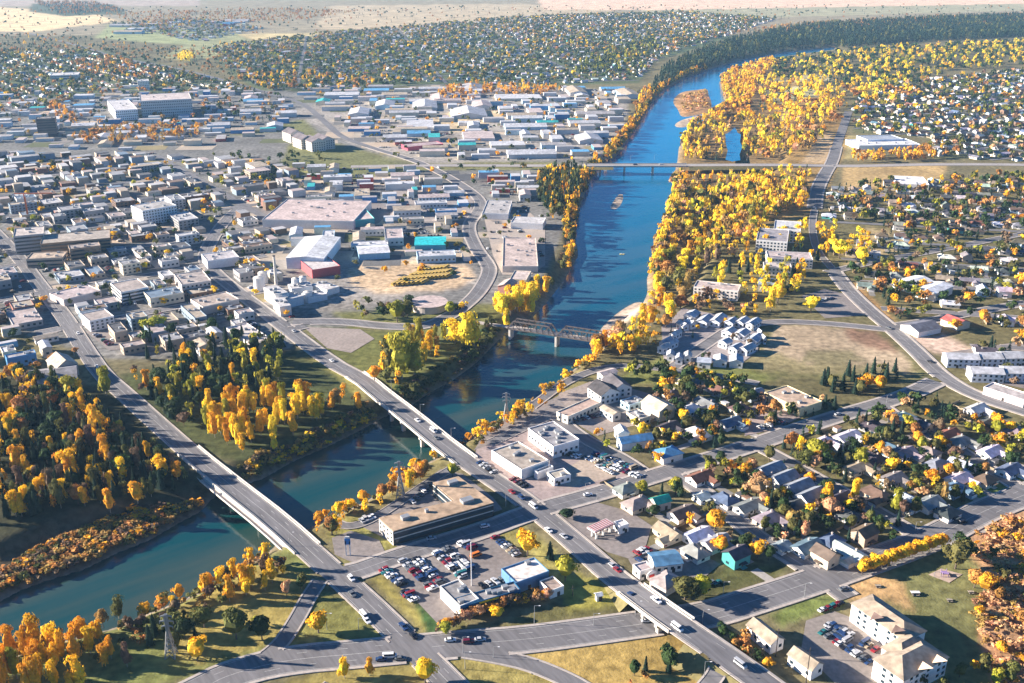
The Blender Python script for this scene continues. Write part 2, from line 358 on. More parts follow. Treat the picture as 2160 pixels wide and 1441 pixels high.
# occupancy map (3 m cells): roads, lots, buildings, water
OX, OY, OC = -2200, 250, 3.0
OCC = np.zeros((1500, 1500), bool)
def mark(poly, grow=0.0):
    xs = [p[0] for p in poly]; ys = [p[1] for p in poly]
    i0 = max(0, int((min(xs)-grow-OX)/OC)); i1 = min(1499, int((max(xs)+grow-OX)/OC)+1)
    j0 = max(0, int((min(ys)-grow-OY)/OC)); j1 = min(1499, int((max(ys)+grow-OY)/OC)+1)
    if i1 <= i0 or j1 <= j0: return
    X, Y = np.meshgrid(OX+OC*(np.arange(i0, i1)+.5), OY+OC*(np.arange(j0, j1)+.5))
    m = inside(X, Y, poly)
    if grow: m |= dist_line(X, Y, poly, True) < grow
    OCC[j0:j1, i0:i1] |= m
def mark_line(pts, r):
    xs = [p[0] for p in pts]; ys = [p[1] for p in pts]
    i0 = max(0, int((min(xs)-r-OX)/OC)); i1 = min(1499, int((max(xs)+r-OX)/OC)+1)
    j0 = max(0, int((min(ys)-r-OY)/OC)); j1 = min(1499, int((max(ys)+r-OY)/OC)+1)
    if i1 <= i0 or j1 <= j0: return
    X, Y = np.meshgrid(OX+OC*(np.arange(i0, i1)+.5), OY+OC*(np.arange(j0, j1)+.5))
    OCC[j0:j1, i0:i1] |= dist_line(X, Y, pts) < r
def free(x, y):
    i = int((x-OX)/OC); j = int((y-OY)/OC)
    return not (0 <= i < 1500 and 0 <= j < 1500 and OCC[j, i])
def freem(x, y):
    i = ((x-OX)/OC).astype(int); j = ((y-OY)/OC).astype(int); ok = (i >= 0) & (i < 1500) & (j >= 0) & (j < 1500)
    r = np.ones(x.shape, bool); r[ok] = ~OCC[j[ok], i[ok]]; return r
mark(RIV, 3); mark(POND, 5)
# ---------------------------------------------------------------- roads
ROADS = []
def offset(pts, d):
    o = []
    for i, p in enumerate(pts):
        a = pts[max(0, i-1)]; b = pts[min(len(pts)-1, i+1)]
        dx, dy = b[0]-a[0], b[1]-a[1]; l = math.hypot(dx, dy) or 1
        o.append((p[0]-dy/l*d, p[1]+dx/l*d))
    return o
def resample(pts, step):
    o = [pts[0]]; acc = 0
    for a, b in zip(pts, pts[1:]):
        l = math.dist(a, b); n = max(1, int(round(l/step)))
        for k in range(1, n+1): o.append(tuple(p+(q-p)*k/n for p, q in zip(a, b)))
    return o
def road(name, px, w, walk=1.8, lanes=2, z=None, m='road', sm=2, world=False):
    """px: photo points (x, y[, height])"""
    if world: pts = [(p[0], p[1], p[2] if len(p) > 2 else 0) for p in px]
    else: pts = [(*G(p[0], p[1], p[2] if len(p) > 2 else 0), p[2] if len(p) > 2 else 0) for p in px]
    pts = resample(smooth(pts, sm), 8)
    zz = .24+.002*len(ROADS) if z is None else z
    ROADS.append((name, [(p[0], p[1]) for p in pts], w, walk, lanes, zz, [p[2] for p in pts]))
    l = offset(pts, w/2); r = offset(pts, -w/2); b = MB()
    n = len(pts); vs = [(*l[i][:2], pts[i][2]+zz) for i in range(n)]+[(*r[i][:2], pts[i][2]+zz) for i in range(n)]
    b.add(vs, [[n+i, n+i+1, i+1, i] for i in range(n-1)])
    b.build(name, M[m], kind='structure')
    mark_line([(p[0], p[1]) for p in pts], w/2+walk+1)
    return pts
road('avenue', [(-140,380),(-60,440),(0,500),(50,555),(80,597),(118,645),(150,690),(178,735),(215,790),(262,830),(320,883),(403,957),(494,1030),(585,1101),(672,1180),(765,1262),(848,1343),(950,1443),(1020,1520)], 11.2, .8, 4, sm=1)
road('avenue', [(515,430),(475,465),(442,512),(430,548),(455,578),(498,613),(600,690),(698,765),(765,800),(804,833),(853,870),(963,960),(1050,1018),(1110,1058),(1187,1122),(1240,1168),(1290,1213),(1343,1253,2.6),(1396,1292,5.6),(1452,1331,6.2),(1518,1376,5.4),(1610,1441,3.6),(1700,1510,2)], 11.3, 1.2, 4, sm=1)
road('highway', [(60,70),(180,100),(250,123),(333,136),(400,150),(500,177),(567,197),(640,217),(690,262),(720,290),(787,313),(870,337),(907,353),(953,377),(1003,410),(1017,430),(1005,452),(985,478),(1003,523),(1030,557),(1033,577),(1013,613),(987,640),(955,664),(900,690),(820,690),(720,678),(618,680)], 11, 1.5, 2)
road('highway', [(740,352),(900,349),(1130,350),(1200,350,1.5),(1250,349,3),(1430,349,3.5),(1600,348,3),(1700,349,1),(1735,350),(1800,351),(2000,346),(2300,350)], 12, 1.5, 2, m='pale_road')
road('side_street', [(1719,436),(1712,480),(1722,530),(1755,566),(1772,590)], 6, .8, 2)
road('parkway', [(1790,235),(1779,268),(1767,300),(1757,340),(1740,367),(1723,400),(1718,440)], 13, 1.8, 4)
road('parkway', [(1760,573),(1790,613),(1840,660),(1877,690),(1940,747),(1980,790),(2050,833),(2160,868),(2300,910)], 11, 1.8, 4)
road('crosstown_road', [(330,1500),(430,1452),(480,1425),(600,1393),(780,1378),(900,1366),(1000,1358),(1110,1350),(1240,1333),(1370,1315),(1496,1298),(1580,1271),(1663,1245),(1757,1213),(1830,1187),(1920,1155),(1990,1125),(2060,1085),(2160,1045),(2300,990)], 15, 1.4, 4)
road('ramp', [(675,1225),(650,1262),(633,1295),(612,1330),(590,1362),(540,1400)], 6, .8, 1)
road('ramp', [(960,1372),(1060,1388),(1130,1405),(1230,1450),(1290,1500)], 7, .8, 1)
road('ramp', [(1500,1372,5.0),(1520,1405,4),(1500,1440,3),(1440,1500,1)], 6, .8, 1)
road('main_street', [(700,1212),(745,1209),(806,1187),(867,1166),(1020,1120),(1130,1077),(1259,1043),(1346,1015),(1428,990),(1573,945),(1673,910),(1773,877),(1857,853),(1917,833),(1975,805)], 11, 1.8, 2)
road('side_street', [(1165,872),(1215,915),(1265,945),(1310,965),(1365,1003)], 8, 1.2, 2)
road('side_street', [(1425,1000),(1480,1035),(1540,1085),(1600,1137),(1657,1170),(1722,1212),(1790,1262)], 9, 1.5, 2)
road('side_street', [(1573,930),(1620,952),(1680,985),(1760,1030),(1850,1080),(1905,1112),(1950,1140)], 8, 1.5, 2)
road('side_street', [(1420,775),(1500,720),(1545,690),(1640,678),(1730,682),(1800,688),(1872,696)], 8, 1.2, 2)
road('side_street', [(1877,690),(1960,678),(2040,662),(2160,640),(2300,620)], 9, 1.5, 2)
road('side_street', [(1745,575),(1857,550),(1973,530),(2160,493),(2300,470)], 8, 1.5, 2)
road('side_street', [(1857,853),(1900,885),(1990,930),(2080,985),(2150,1030)], 8, 1.5, 2)
road('lane', [(700,1100),(740,1115),(800,1090),(900,1020),(960,985),(990,965)], 5, .5, 1)
road('lane', [(1180,870),(1110,900),(1035,935)], 7, .5, 1)
road('lane', [(1120,860),(1200,800),(1290,770),(1390,778),(1500,790),(1600,810)], 6, .8, 1)
road('side_street', [(640,1500),(700,1445)], 6, .5, 1)
# streets of the old town, square to the avenues
TA = R(-56.0); TB = TA+math.pi/2
tu = (math.cos(TA), math.sin(TA)); tv = (math.cos(TB), math.sin(TB))
def wroad(name, a, b, w=8, walk=1.2): return road(name, [a, b], w, walk, 2, world=True, sm=0)
T0 = G(150, 690)
DT = GP([(-330,300),(120,330),(280,325),(600,345),(640,400),(560,545),(650,690),(240,750),(150,740),(-120,640),(-330,560)])
def clip_line(p, d, poly, lo=-900, hi=900):
    t = np.arange(lo, hi, 6.0); x = p[0]+d[0]*t; y = p[1]+d[1]*t
    m = inside(x, y, poly)
    if not m.any(): return None
    t = t[m]; return (p[0]+d[0]*t[0], p[1]+d[1]*t[0]), (p[0]+d[0]*t[-1], p[1]+d[1]*t[-1])
for k in range(-1, 9):
    p = (T0[0]-tu[0]*95*k, T0[1]-tu[1]*95*k); c = clip_line(p, tv, DT)
    if c: wroad('town_street', *c, 9)
for k in (-2, -1, 2, 3, 4):
    p = (T0[0]+tv[0]*118*k, T0[1]+tv[1]*118*k); c = clip_line(p, tu, DT)
    if c: wroad('town_avenue', *c, 10)
# other districts: (polygon, street angle, spacing, across spacing)
RES = [
 ('right', [(1420,780),(1500,790),(1600,830),(1780,850),(1900,840),(2330,960),(2330,1000),(2150,1030),(1960,1120),(1840,1170),(1720,1190),(1560,1190),(1440,1080),(1400,1010),(1330,900)], R(-53), 62, 230, False),
 ('upper right', [(1760,400),(2000,380),(2330,370),(2330,860),(2160,840),(2050,740),(2160,720),(2000,660),(1900,690),(1800,600),(1760,540),(1900,480),(1740,470)], R(-12), 66, 2100, True),
 ('far right', [(1800,210),(1900,175),(2330,130),(2330,345),(1960,335),(1960,290),(1800,280)], R(24), 66, 200, True),
 ('far centre', [(440,100),(700,70),(880,55),(1100,36),(1440,26),(1640,40),(1560,68),(1440,105),(1380,130),(1350,170),(1080,180),(900,175),(760,180),(560,190),(500,160)], R(10), 75, 300, True),
 ('far left', [(-300,110),(230,110),(400,150),(560,200),(420,190),(250,180),(100,230),(-300,250)], R(-50), 75, 240, True),
 ('distant', [(220,50),(420,40),(560,60),(420,90)], R(5), 90, 300, True),
]
for nm, poly, a, sp, sx, st in RES:
    if not st: continue
    P = GP(poly); cx = sum(p[0] for p in P)/len(P); cy = sum(p[1] for p in P)/len(P)
    d = (math.cos(a), math.sin(a)); n = (-d[1], d[0])
    for k in range(-30, 31):
        c = clip_line((cx+n[0]*sp*k, cy+n[1]*sp*k), d, P, -2500, 2500)
        if c and math.dist(*c) > 60: wroad('residential_street', *c, 8, .8)
    for k in range(-10, 11):
        if sx > 1000: break
        c = clip_line((cx+d[0]*sx*k, cy+d[1]*sx*k), n, P, -2500, 2500)
        if c and math.dist(*c) > 60: wroad('residential_street', *c, 8, .8)
ROADGRID = None
def road_d(x, y, skip):
    d = 1e9
    for j, (nm, p, w, wk, ln, z, hz) in enumerate(ROADS):
        if j == skip: continue
        d = min(d, float(dist_line(np.array([x]), np.array([y]), p)[0])-w/2)
        if d < 0: return d
    return d
# pavements with a kerb, and painted lanes, on the roads near enough to show them
def sidewalks():
    BBX = [(min(t[0] for t in r[1]), max(t[0] for t in r[1]), min(t[1] for t in r[1]), max(t[1] for t in r[1])) for r in ROADS]
    for j, (nm, p, w, wk, ln, z, hz) in enumerate(ROADS):
        if nm in ('residential_street', 'town_street', 'town_avenue') and p[0][1] > 800: continue
        b = MB(); q = MB()
        if min(t[1] for t in p) > 1300: continue
        bb = BBX[j]; near = [k for k in range(len(ROADS)) if k != j and BBX[k][0] < bb[1]+12 and BBX[k][1] > bb[0]-12 and BBX[k][2] < bb[3]+12 and BBX[k][3] > bb[2]-12]
        def blocked(pp):
            a_ = np.array(pp); r_ = np.zeros(len(a_), bool)
            for k in near: r_ |= dist_line(a_[:, 0], a_[:, 1], ROADS[k][1]) < ROADS[k][2]/2+.3
            return r_
        for s in (1, -1):
            a = offset(p, s*(w/2)); c = offset(p, s*(w/2+wk))
            bl = blocked([((a[i][0]+a[i+1][0])/2, (a[i][1]+a[i+1][1])/2) for i in range(len(p)-1)])
            for i in range(len(p)-1):
                if a[i][1] > 1400 or bl[i]: continue
                z0 = hz[i]+z; z1 = hz[i+1]+z
                P_ = [(*a[i], z0), (*a[i+1], z1), (*c[i+1], z1), (*c[i], z0)]
                T_ = [(x, y, zz+.16) for x, y, zz in P_]
                f = [[4, 5, 6, 7], [0, 1, 5, 4], [1, 2, 6, 5], [2, 3, 7, 6], [3, 0, 4, 7]]
                if s < 0: f = [t[::-1] for t in f]
                b.add([(x, y, zz-.2) for x, y, zz in P_]+T_, f)
        if b.v: b.build('sidewalk', M['concrete'], kind='structure')
        if w < 9 or min(t[1] for t in p) > 1300: continue
        offs = [(0, True)]+([(w*.25, False), (-w*.25, False)] if ln == 4 else [])+[(w/2-.6, True), (-w/2+.6, True)]
        for of, solid in offs:
            l = resample(offset(p, of), 4); hh = np.interp(np.linspace(0, 1, len(l)), np.linspace(0, 1, len(hz)), hz)
            bl = blocked(l)
            for i in range(len(l)-1):
                if l[i][1] > 1100 or (not solid and i % 4): continue
                if bl[i] or bl[i+1]: continue
                dx, dy = l[i+1][0]-l[i][0], l[i+1][1]-l[i][1]; L = math.hypot(dx, dy) or 1; nx, ny = -dy/L*.11, dx/L*.11
                za, zb = hh[i]+z+.012, hh[i+1]+z+.012
                q.add([(l[i][0]-nx, l[i][1]-ny, za), (l[i+1][0]-nx, l[i+1][1]-ny, zb), (l[i+1][0]+nx, l[i+1][1]+ny, zb), (l[i][0]+nx, l[i][1]+ny, za)], [[0, 1, 2, 3]])
        if q.v: q.build('lane_markings', M['paint'], kind='structure')
sidewalks()
# paved lots
LOTN = [0]
def lot(px, col=(.19, .165, .155), name='parking_lot', world=False, mk=False, z=None):
    p = px if world else GP(px); z = z or .141+.003*(LOTN[0] % 30); LOTN[0] += 1
    b = MB(); b.cc = col
    b.add([(x, y, z) for x, y in p], [list(range(len(p)))])
    o = b.build(name, M['lot'], attr=True, kind='structure')
    for f in o.data.polygons:
        if f.normal.z < 0: f.flip()
    if mk: mark(p)
LT = (.23, .2, .185); PINK = (.33, .26, .24)
for p, c in [
 ([(800,1205),(845,1178),(985,1140),(1045,1125),(1085,1175),(1128,1178),(1160,1210),(1100,1240),(970,1305),(925,1318),(880,1270)], LT),
 ([(700,1135),(740,1120),(800,1140),(815,1170),(745,1188),(706,1170)], LT),
 ([(760,1110),(860,1040),(930,990),(975,1000),(1040,1050),(1060,1075),(840,1155),(800,1130)], LT),
 ([(995,985),(1010,930),(1110,880),(1220,900),(1260,950),(1345,1005),(1260,1035),(1130,1068),(1070,1030)], PINK),
 ([(1175,1000),(1260,950),(1340,985),(1300,1005),(1200,1030)], (.40,.32,.25)),
 ([(1175,1090),(1240,1055),(1330,1080),(1375,1110),(1360,1160),(1330,1180),(1280,1165)], LT),
 ([(1325,1180),(1440,1150),(1520,1190),(1460,1240),(1390,1235),(1345,1215)], LT),
 ([(1180,830),(1260,800),(1420,845),(1420,880),(1330,900),(1260,920),(1165,865)], (.30,.25,.22)),
 ([(1030,905),(1180,835),(1200,870),(1060,930),(1000,950)], LT),
 ([(1700,1310),(1760,1290),(1800,1305),(1880,1370),(1850,1441),(1760,1441),(1690,1370)], (.26,.225,.20)),
 ([(1590,850),(1640,840),(1690,880),(1640,905),(1570,920)], PINK),
 ([(640,690),(760,695),(790,715),(740,745),(690,735)], (.30,.25,.22)),
 ([(540,470),(560,420),(800,420),(830,440),(800,470),(780,480)], LT),
 ([(830,400),(930,390),(1000,420),(990,465),(820,470)], (.30,.26,.24)),
 ([(1020,455),(1120,450),(1150,480),(1150,560),(1120,580),(1060,580),(1040,540)], (.38,.32,.27)),
 ([(1395,690),(1440,650),(1600,680),(1600,740),(1560,770),(1400,760)], (.3,.26,.25)),
 ([(1690,625),(1740,610),(1780,620),(1830,665),(1740,672)], LT),
 ([(1990,745),(2160,720),(2160,820),(2060,800)], LT),
 ([(180,700),(240,690),(320,700),(330,730),(230,740)], LT),
]: lot(p, c)
rl = random.Random(3)
for k_ in range(170):
    q_ = rl.choice((((20,330),(560,640)), ((20,330),(560,640)), ((650,200),(1300,325)), ((560,360),(980,560)), ((20,200),(600,320))))
    x_, y_ = G(rl.uniform(q_[0][0], q_[1][0]), rl.uniform(q_[0][1], q_[1][1])); a_ = rl.choice((TA, TB)) if q_[1][1] == 640 else R(rl.uniform(0, 12)); w_, d_ = rl.uniform(22, 60), rl.uniform(18, 40); c_, s_ = math.cos(a_), math.sin(a_)
    lot([(x_+p*w_/2*c_-q*d_/2*s_, y_+p*w_/2*s_+q*d_/2*c_) for p, q in ((-1,-1),(1,-1),(1,1),(-1,1))], rl.choice([(.09,.09,.095), (.14,.135,.13), (.32,.28,.24), (.42,.35,.28), (.1,.11,.045), (.22,.2,.19), (.26,.21,.1), (.46,.36,.26), (.40,.33,.25)]), 'yard', world=True, z=.0202+.0007*k_)
# ---------------------------------------------------------------- records for labels
THINGS = []          # (object, what, x, y, category, group)
MARKS = []           # landmarks (phrase, x, y)
def rec(o, what, x, y, cat, group=None): THINGS.append((o, what, x, y, cat, group)); return o
def landmark(s, px, py): MARKS.append((s, *G(px, py)))
for s, a, b in [('the left road bridge', 530, 1060), ('the middle road bridge', 870, 880), ('the truss bridge', 1170, 705), ('the far river bridge', 1330, 350),
 ('the L-shaped brown-roofed office', 930, 1070), ('the blue-fronted motel', 1030, 1270), ('the petrol station canopy', 1265, 1115), ('the overpass', 1400, 1300),
 ('the bottom left corner', 90, 1380), ('the willow spit', 250, 1140), ('the left avenue', 290, 860), ('the middle avenue', 700, 770), ('the round tank building', 905, 635),
 ('the bus yard', 890, 585), ('the bare dirt field', 1780, 730), ('the cream-walled long building', 1680, 860), ('the white row houses', 1500, 710),
 ('the large hipped apartment block', 1900, 1340), ('the playground lawn', 1950, 1230), ('the rust-brown hillside', 2120, 1250), ('the triangular dry lawn', 1280, 1390),
 ('the curved street corner', 1720, 1210), ('the stepped row of gabled houses', 1670, 1025), ('the main street bend', 1560, 950), ('the parkway junction', 1980, 800),
 ('the right picture edge', 2130, 950), ('the teal-roofed house', 1390, 1060), ('the twin white-roofed halls', 1950, 600), ('the white apartment blocks', 1640, 500),
 ('the straight parkway', 1740, 370), ('the pond', 1550, 305), ('the river islands', 1460, 215), ('the stubble field', 1880, 385), ('the long blue-white school', 1880, 300),
 ('the big pink-roofed warehouse', 670, 445), ('the process plant', 620, 600), ('the white office tower', 335, 440), ('the brown office block', 160, 510),
 ('the hospital block', 330, 215), ('the gabled condominium', 650, 295), ('the long highway', 450, 160), ('the left street corner', 130, 790), ('the old town streets', 200, 640),
 ('the river bend', 1560, 120), ('the tan barn-like hall', 1390, 860), ('the grassy park between the bridges', 660, 820), ('the yellow riverside grove', 860, 750),
 ('the lower picture edge', 700, 1430), ('the far suburbs', 1000, 120), ('the industrial sheds', 1150, 260), ('the left suburbs', 150, 150), ('the right suburbs', 2000, 450), ('the forest by the left bank', 150, 950), ('the upper forest corner', 60, 870), ('the forest edge by the avenue', 330, 960), ('the lower forest edge', 120, 1090), ('the dark far escarpment', 1700, 85), ('the dark wooded river bend', 1450, 145), ('the far right woods', 2050, 110), ('the far golden woods', 1850, 160), ('the middle of the golden riverside wood', 1550, 450), ('the lower end of the golden riverside wood', 1410, 600), ('the upper end of the golden riverside wood', 1580, 190), ('the dark spruce clump on the left bank', 1185, 410), ('the shaded court of trees in the middle', 430, 800), ('the golden grove beside the avenue', 560, 890), ('the gardens below the main street', 1500, 1100), ('the gardens above the main street', 1450, 850), ('the gardens at the right', 2000, 930), ('the small spruce clump', 1390, 1420), ('the lower riverbank bushes', 400, 1290)]:
    landmark(s, a, b)
# ---------------------------------------------------------------- trees
def rand_unit(n, rs):
    v = rs.normal(size=(n, 3)); return v/np.linalg.norm(v, axis=1)[:, None]
def crown(kind, n, leaf, seed):
    """unit-height tree crown: n little leaf clumps (bent quads) as V, F; height 1, radius .5"""
    rs = np.random.default_rng(seed)
    if kind == 'spruce':
        t = rs.random(n)**1.35*.93; z = .06+t*.94; rr = (1-t)**.85*.5+.015
        tier = .80+.26*np.cos(z*58+rs.normal(size=n)*.4); a = rs.random(n)*6.2832
        r = rr*tier*np.where(rs.random(n) < .75, .75+.25*rs.random(n), rs.random(n))
        c = np.c_[r*np.cos(a), r*np.sin(a), z]; nrm = np.c_[np.cos(a), np.sin(a), .55+.3*rs.random(n)]
    else:
        if kind == 'poplar':
            nl = 9; lz = .22+.7*rs.random(nl); lr = .23+.08*rs.random(nl); lx = rs.normal(size=(nl, 2))*.13
            lz[0] = .86; lz[1] = .3; sq = 1.15
        elif kind == 'shrub':
            nl = 6; lz = .35+.3*rs.random(nl); lr = .26+.08*rs.random(nl); lx = rs.normal(size=(nl, 2))*.2; sq = 1
        else:
            nl = 10; lz = .42+.38*rs.random(nl); lr = .20+.09*rs.random(nl); lx = rs.normal(size=(nl, 2))*.19; lz[0] = .78; lx[0] = 0; sq = .9
        k = rs.integers(0, nl, n); u = rand_unit(n, rs); u[:, 2] = np.where(u[:, 2] < -.35, -u[:, 2]*.6, u[:, 2])
        s = .72+.34*rs.random(n)
        c = np.c_[lx[k]+u[:, :2]*(lr[k]*s)[:, None], lz[k]+u[:, 2]*lr[k]*s*.62*sq]
        nrm = u+rs.normal(size=(n, 3))*.25
        c[:, 2] = np.clip(c[:, 2], .1, 1.0)
        m = np.max(np.abs(c[:, :2])); c[:, :2] *= .5/m
    nrm = nrm/np.linalg.norm(nrm, axis=1)[:, None]
    t1 = np.cross(nrm, rand_unit(n, rs)); t1 /= np.linalg.norm(t1, axis=1)[:, None]; t2 = np.cross(nrm, t1)
    ls = leaf*(.65+.7*rs.random(n))[:, None]
    V = np.stack([c-t1*ls-t2*ls*.6+0*nrm, c+t1*ls-t2*ls*.5-nrm*ls*.35, c+t1*ls*.9+t2*ls*.7, c-t1*ls*.8+t2*ls*.6-nrm*ls*.3], 1).reshape(-1, 3)
    F = np.arange(4*n).reshape(n, 4); return V, F
def inner(kind):   # dense low-poly heart so a crown is not see-through
    m = MB()
    if kind == 'spruce': m.cyl(0, 0, .08, .95, .34, .02, 6)
    elif kind == 'poplar': m.cyl(0, 0, .2, .5, .2, .33, 6); m.cyl(0, 0, .5, .9, .33, .12, 6)
    elif kind == 'shrub': m.cyl(0, 0, .05, .4, .3, .36, 6); m.cyl(0, 0, .4, .75, .36, .15, 6)
    else: m.cyl(0, 0, .3, .55, .2, .35, 6); m.cyl(0, 0, .55, .85, .35, .15, 6)
    return m
SPEC = {'poplar': (520, .042), 'spruce': (420, .038), 'broadleaf': (520, .046), 'shrub': (90, .1)}
LOD = {}
for kd, (n, lf) in SPEC.items():
    LOD[kd] = [[crown(kd, int(n*f), lf*g, 100+7*v+i) for v in range(nv)] for i, (f, g, nv) in enumerate(((1, 1, 6), (.15 if kd != 'shrub' else .4, 2.15 if kd != 'shrub' else 1.4, 5), (.044 if kd != 'shrub' else .12, 3.6 if kd != 'shrub' else 2.2, 5)))]
PROTO = {}
def proto_crown(kd, v):
    if (kd, v) in PROTO: return PROTO[kd, v]
    V, F = LOD[kd][0][v]; m = inner(kd); b = len(m.v)
    m.v += [tuple(p) for p in V.tolist()]; m.f += [[b+i for i in f] for f in F.tolist()]; m.m = [0]*len(m.f); m.c = [(1, 1, 1)]*len(m.f)
    PROTO[kd, v] = m.mesh(kd+'_crown', M['leaf']); return PROTO[kd, v]
def proto_trunk(kd):
    if kd in PROTO: return PROTO[kd]
    m = MB(); top = {'poplar': .7, 'spruce': .6, 'broadleaf': .6, 'shrub': .4}[kd]
    m.cyl(0, 0, -.04, top*.5, .030, .022, 6); m.cyl(0, 0, top*.5, top, .022, .01, 5)
    if kd != 'spruce':
        for i in range(5):
            a = i*1.26+.3; m.bar((0, 0, .2+.06*i), (.28*math.cos(a), .28*math.sin(a), .48+.07*i), .014)
    PROTO[kd] = m.mesh('trunk', M['pale_bark'] if kd == 'poplar' else M['bark']); return PROTO[kd]
PAL = {  # name: (word, colour)
 'gold': ('golden yellow', (.92, .56, .03)), 'amber': ('amber orange', (.82, .41, .03)), 'yellow': ('bright yellow', (.98, .70, .04)), 'rust': ('rusty orange', (.46, .22, .06)),
 'lime': ('yellow-green', (.36, .34, .035)), 'olive': ('olive', (.13, .13, .035)), 'green': ('green', (.04, .072, .022)), 'dark': ('dark green', (.022, .045, .02)),
 'spruce': ('dark blue-green', (.022, .048, .032)), 'bare': ('bare brown', (.20, .13, .08)), 'pink': ('faded pinkish', (.66, .38, .19)), 'tan': ('straw-coloured', (.42, .27, .08))}
TREES = []            # x, y, z, h, w, kind, palette, forced
def add_tree(x, y, h, wd, kd, pal, z=None): TREES.append([x, y, z, h, wd, kd, pal])
def tree_px(px, py, hp, kd, pal, wr=None, z=0):   # base point in the photo, height in photo pixels
    z = float(height(*G(px, py, 0))) if z is None else z
    x, y = G(px, py, z); h = hp*scl(py)/math.cos(math.atan2(CH, y))*.98
    wr = wr or {'poplar': .55, 'spruce': .38, 'broadleaf': .85, 'shrub': 1.1}[kd]
    add_tree(x, y, h, h*wr, kd, pal, z)
ROADQ = [(r_[1], r_[2]/2+r_[3]) for r_ in ROADS[:4]]
def forest(px, dens, mix, hr, grow=True, zp=0, occ=True, fat=1.0):
    """px: photo polygon, dens: trees per hectare, mix: [(kind, palette, weight)]"""
    P = GP(px, zp); xs = [p[0] for p in P]; ys = [p[1] for p in P]
    n = int((max(xs)-min(xs))*(max(ys)-min(ys))/1e4*dens)
    x = RNG.uniform(min(xs), max(xs), n); y = RNG.uniform(min(ys), max(ys), n)
    m = inside(x, y, P) & (freem(x, y) if occ else True); x = x[m]; y = y[m]
    wts = np.array([a[2] for a in mix], float); wts /= wts.sum(); k = RNG.choice(len(mix), len(x), p=wts)
    # neighbouring trees tend to share a kind
    for i in range(len(x)):
        kd, pal, _ = mix[k[i]]; h = RNG.uniform(*hr)*(1 if kd != 'shrub' else .46)
        wr = {'poplar': .46, 'spruce': .43, 'broadleaf': .82, 'shrub': 1.3}[kd]*RNG.uniform(.85, 1.15)*fat
        add_tree(x[i], y[i], h, h*wr, kd, pal)
P_, S_, B_, U_ = 'poplar', 'spruce', 'broadleaf', 'shrub'
forest([(-120,845),(60,800),(130,812),(230,880),(300,940),(395,1015),(395,1030),(300,1052),(200,1068),(60,1092),(-120,1120)], 330, [(P_,'gold',6),(P_,'amber',3),(S_,'spruce',18),(P_,'bare',3),(P_,'olive',7),(B_,'green',4),(B_,'rust',1)], (8, 15))
forest([(-100,1140),(60,1110),(200,1085),(390,1045),(440,1040),(330,1060),(200,1085),(0,1160),(-100,1190)], 45, [(U_,'bare',5),(U_,'olive',4),(P_,'bare',1)], (7, 12))
forest([(-100,1285),(0,1225),(60,1170),(150,1130),(260,1090),(340,1075),(445,1062),(430,1082),(320,1135),(250,1165),(180,1198),(100,1222),(0,1262),(-100,1310)], 2200, [(U_,'rust',5),(U_,'bare',4),(U_,'tan',5),(U_,'amber',3),(U_,'olive',3)], (6, 11), zp=-6.0)
forest([(430,850),(560,840),(620,850),(700,860),(690,885),(600,940),(540,965),(440,955)], 170, [(P_,'gold',7),(P_,'yellow',4),(P_,'amber',3),(P_,'lime',2)], (11, 17))
forest([(300,830),(380,760),(470,760),(560,720),(600,730),(590,800),(560,850),(430,850),(440,900),(380,900)], 240, [(P_,'lime',4),(P_,'gold',3),(P_,'olive',3),(S_,'spruce',8),(P_,'amber',1),(B_,'green',3)], (9, 15))
forest([(245,800),(290,790),(330,840),(420,930),(440,960),(390,960),(300,860)], 60, [(P_,'tan',3),(B_,'olive',3),(P_,'gold',2),(B_,'bare',2)], (6, 10))
forest([(700,840),(760,845),(760,875),(700,880)], 130, [(P_,'amber',4),(B_,'tan',2)], (9, 13))
forest([(300,700),(420,690),(500,720),(560,700),(610,730),(560,760),(380,770),(300,760)], 60, [(S_,'spruce',6),(B_,'green',3),(P_,'lime',2),(P_,'gold',1)], (8, 14))
forest([(515,1005),(560,975),(660,930),(780,880),(790,888),(720,925),(640,962),(560,1000),(520,1012)], 1500, [(U_,'tan',5),(U_,'gold',3),(U_,'olive',4),(U_,'bare',3)], (6, 11), zp=-6.0)
forest([(830,850),(880,828),(1000,770),(1050,715),(1068,705),(1040,745),(990,785),(900,845),(835,880)], 1700, [(U_,'olive',6),(U_,'bare',4),(U_,'green',3),(U_,'tan',3)], (7, 12), zp=-6.0)
forest([(805,745),(880,715),(940,712),(940,745),(880,790),(810,800)], 150, [(P_,'lime',5),(P_,'gold',3),(P_,'tan',2),(P_,'olive',3)], (10, 19))
forest([(770,790),(840,800),(850,820),(790,810)], 120, [(P_,'amber',2),(B_,'olive',2)], (7, 11))
forest([(740,640),(830,630),(880,655),(870,680),(760,680)], 60, [(B_,'olive',3),(P_,'lime',3),(B_,'green',3),(B_,'bare',2)], (6, 12))
forest([(1040,650),(1100,625),(1160,605),(1165,640),(1120,672),(1060,680)], 170, [(P_,'yellow',5),(P_,'gold',5),(B_,'amber',1)], (11, 17))
forest([(1150,610),(1180,570),(1205,530),(1200,490),(1170,470),(1150,430),(1125,400),(1150,365),(1240,375),(1218,440),(1212,500),(1216,540),(1196,575),(1170,610)], 120, [(P_,'gold',5),(P_,'amber',4),(S_,'spruce',3),(B_,'olive',3)], (9, 16))
forest([(1140,440),(1135,385),(1180,360),(1230,370),(1215,420),(1180,450)], 130, [(S_,'dark',7),(P_,'olive',2)], (14, 20))
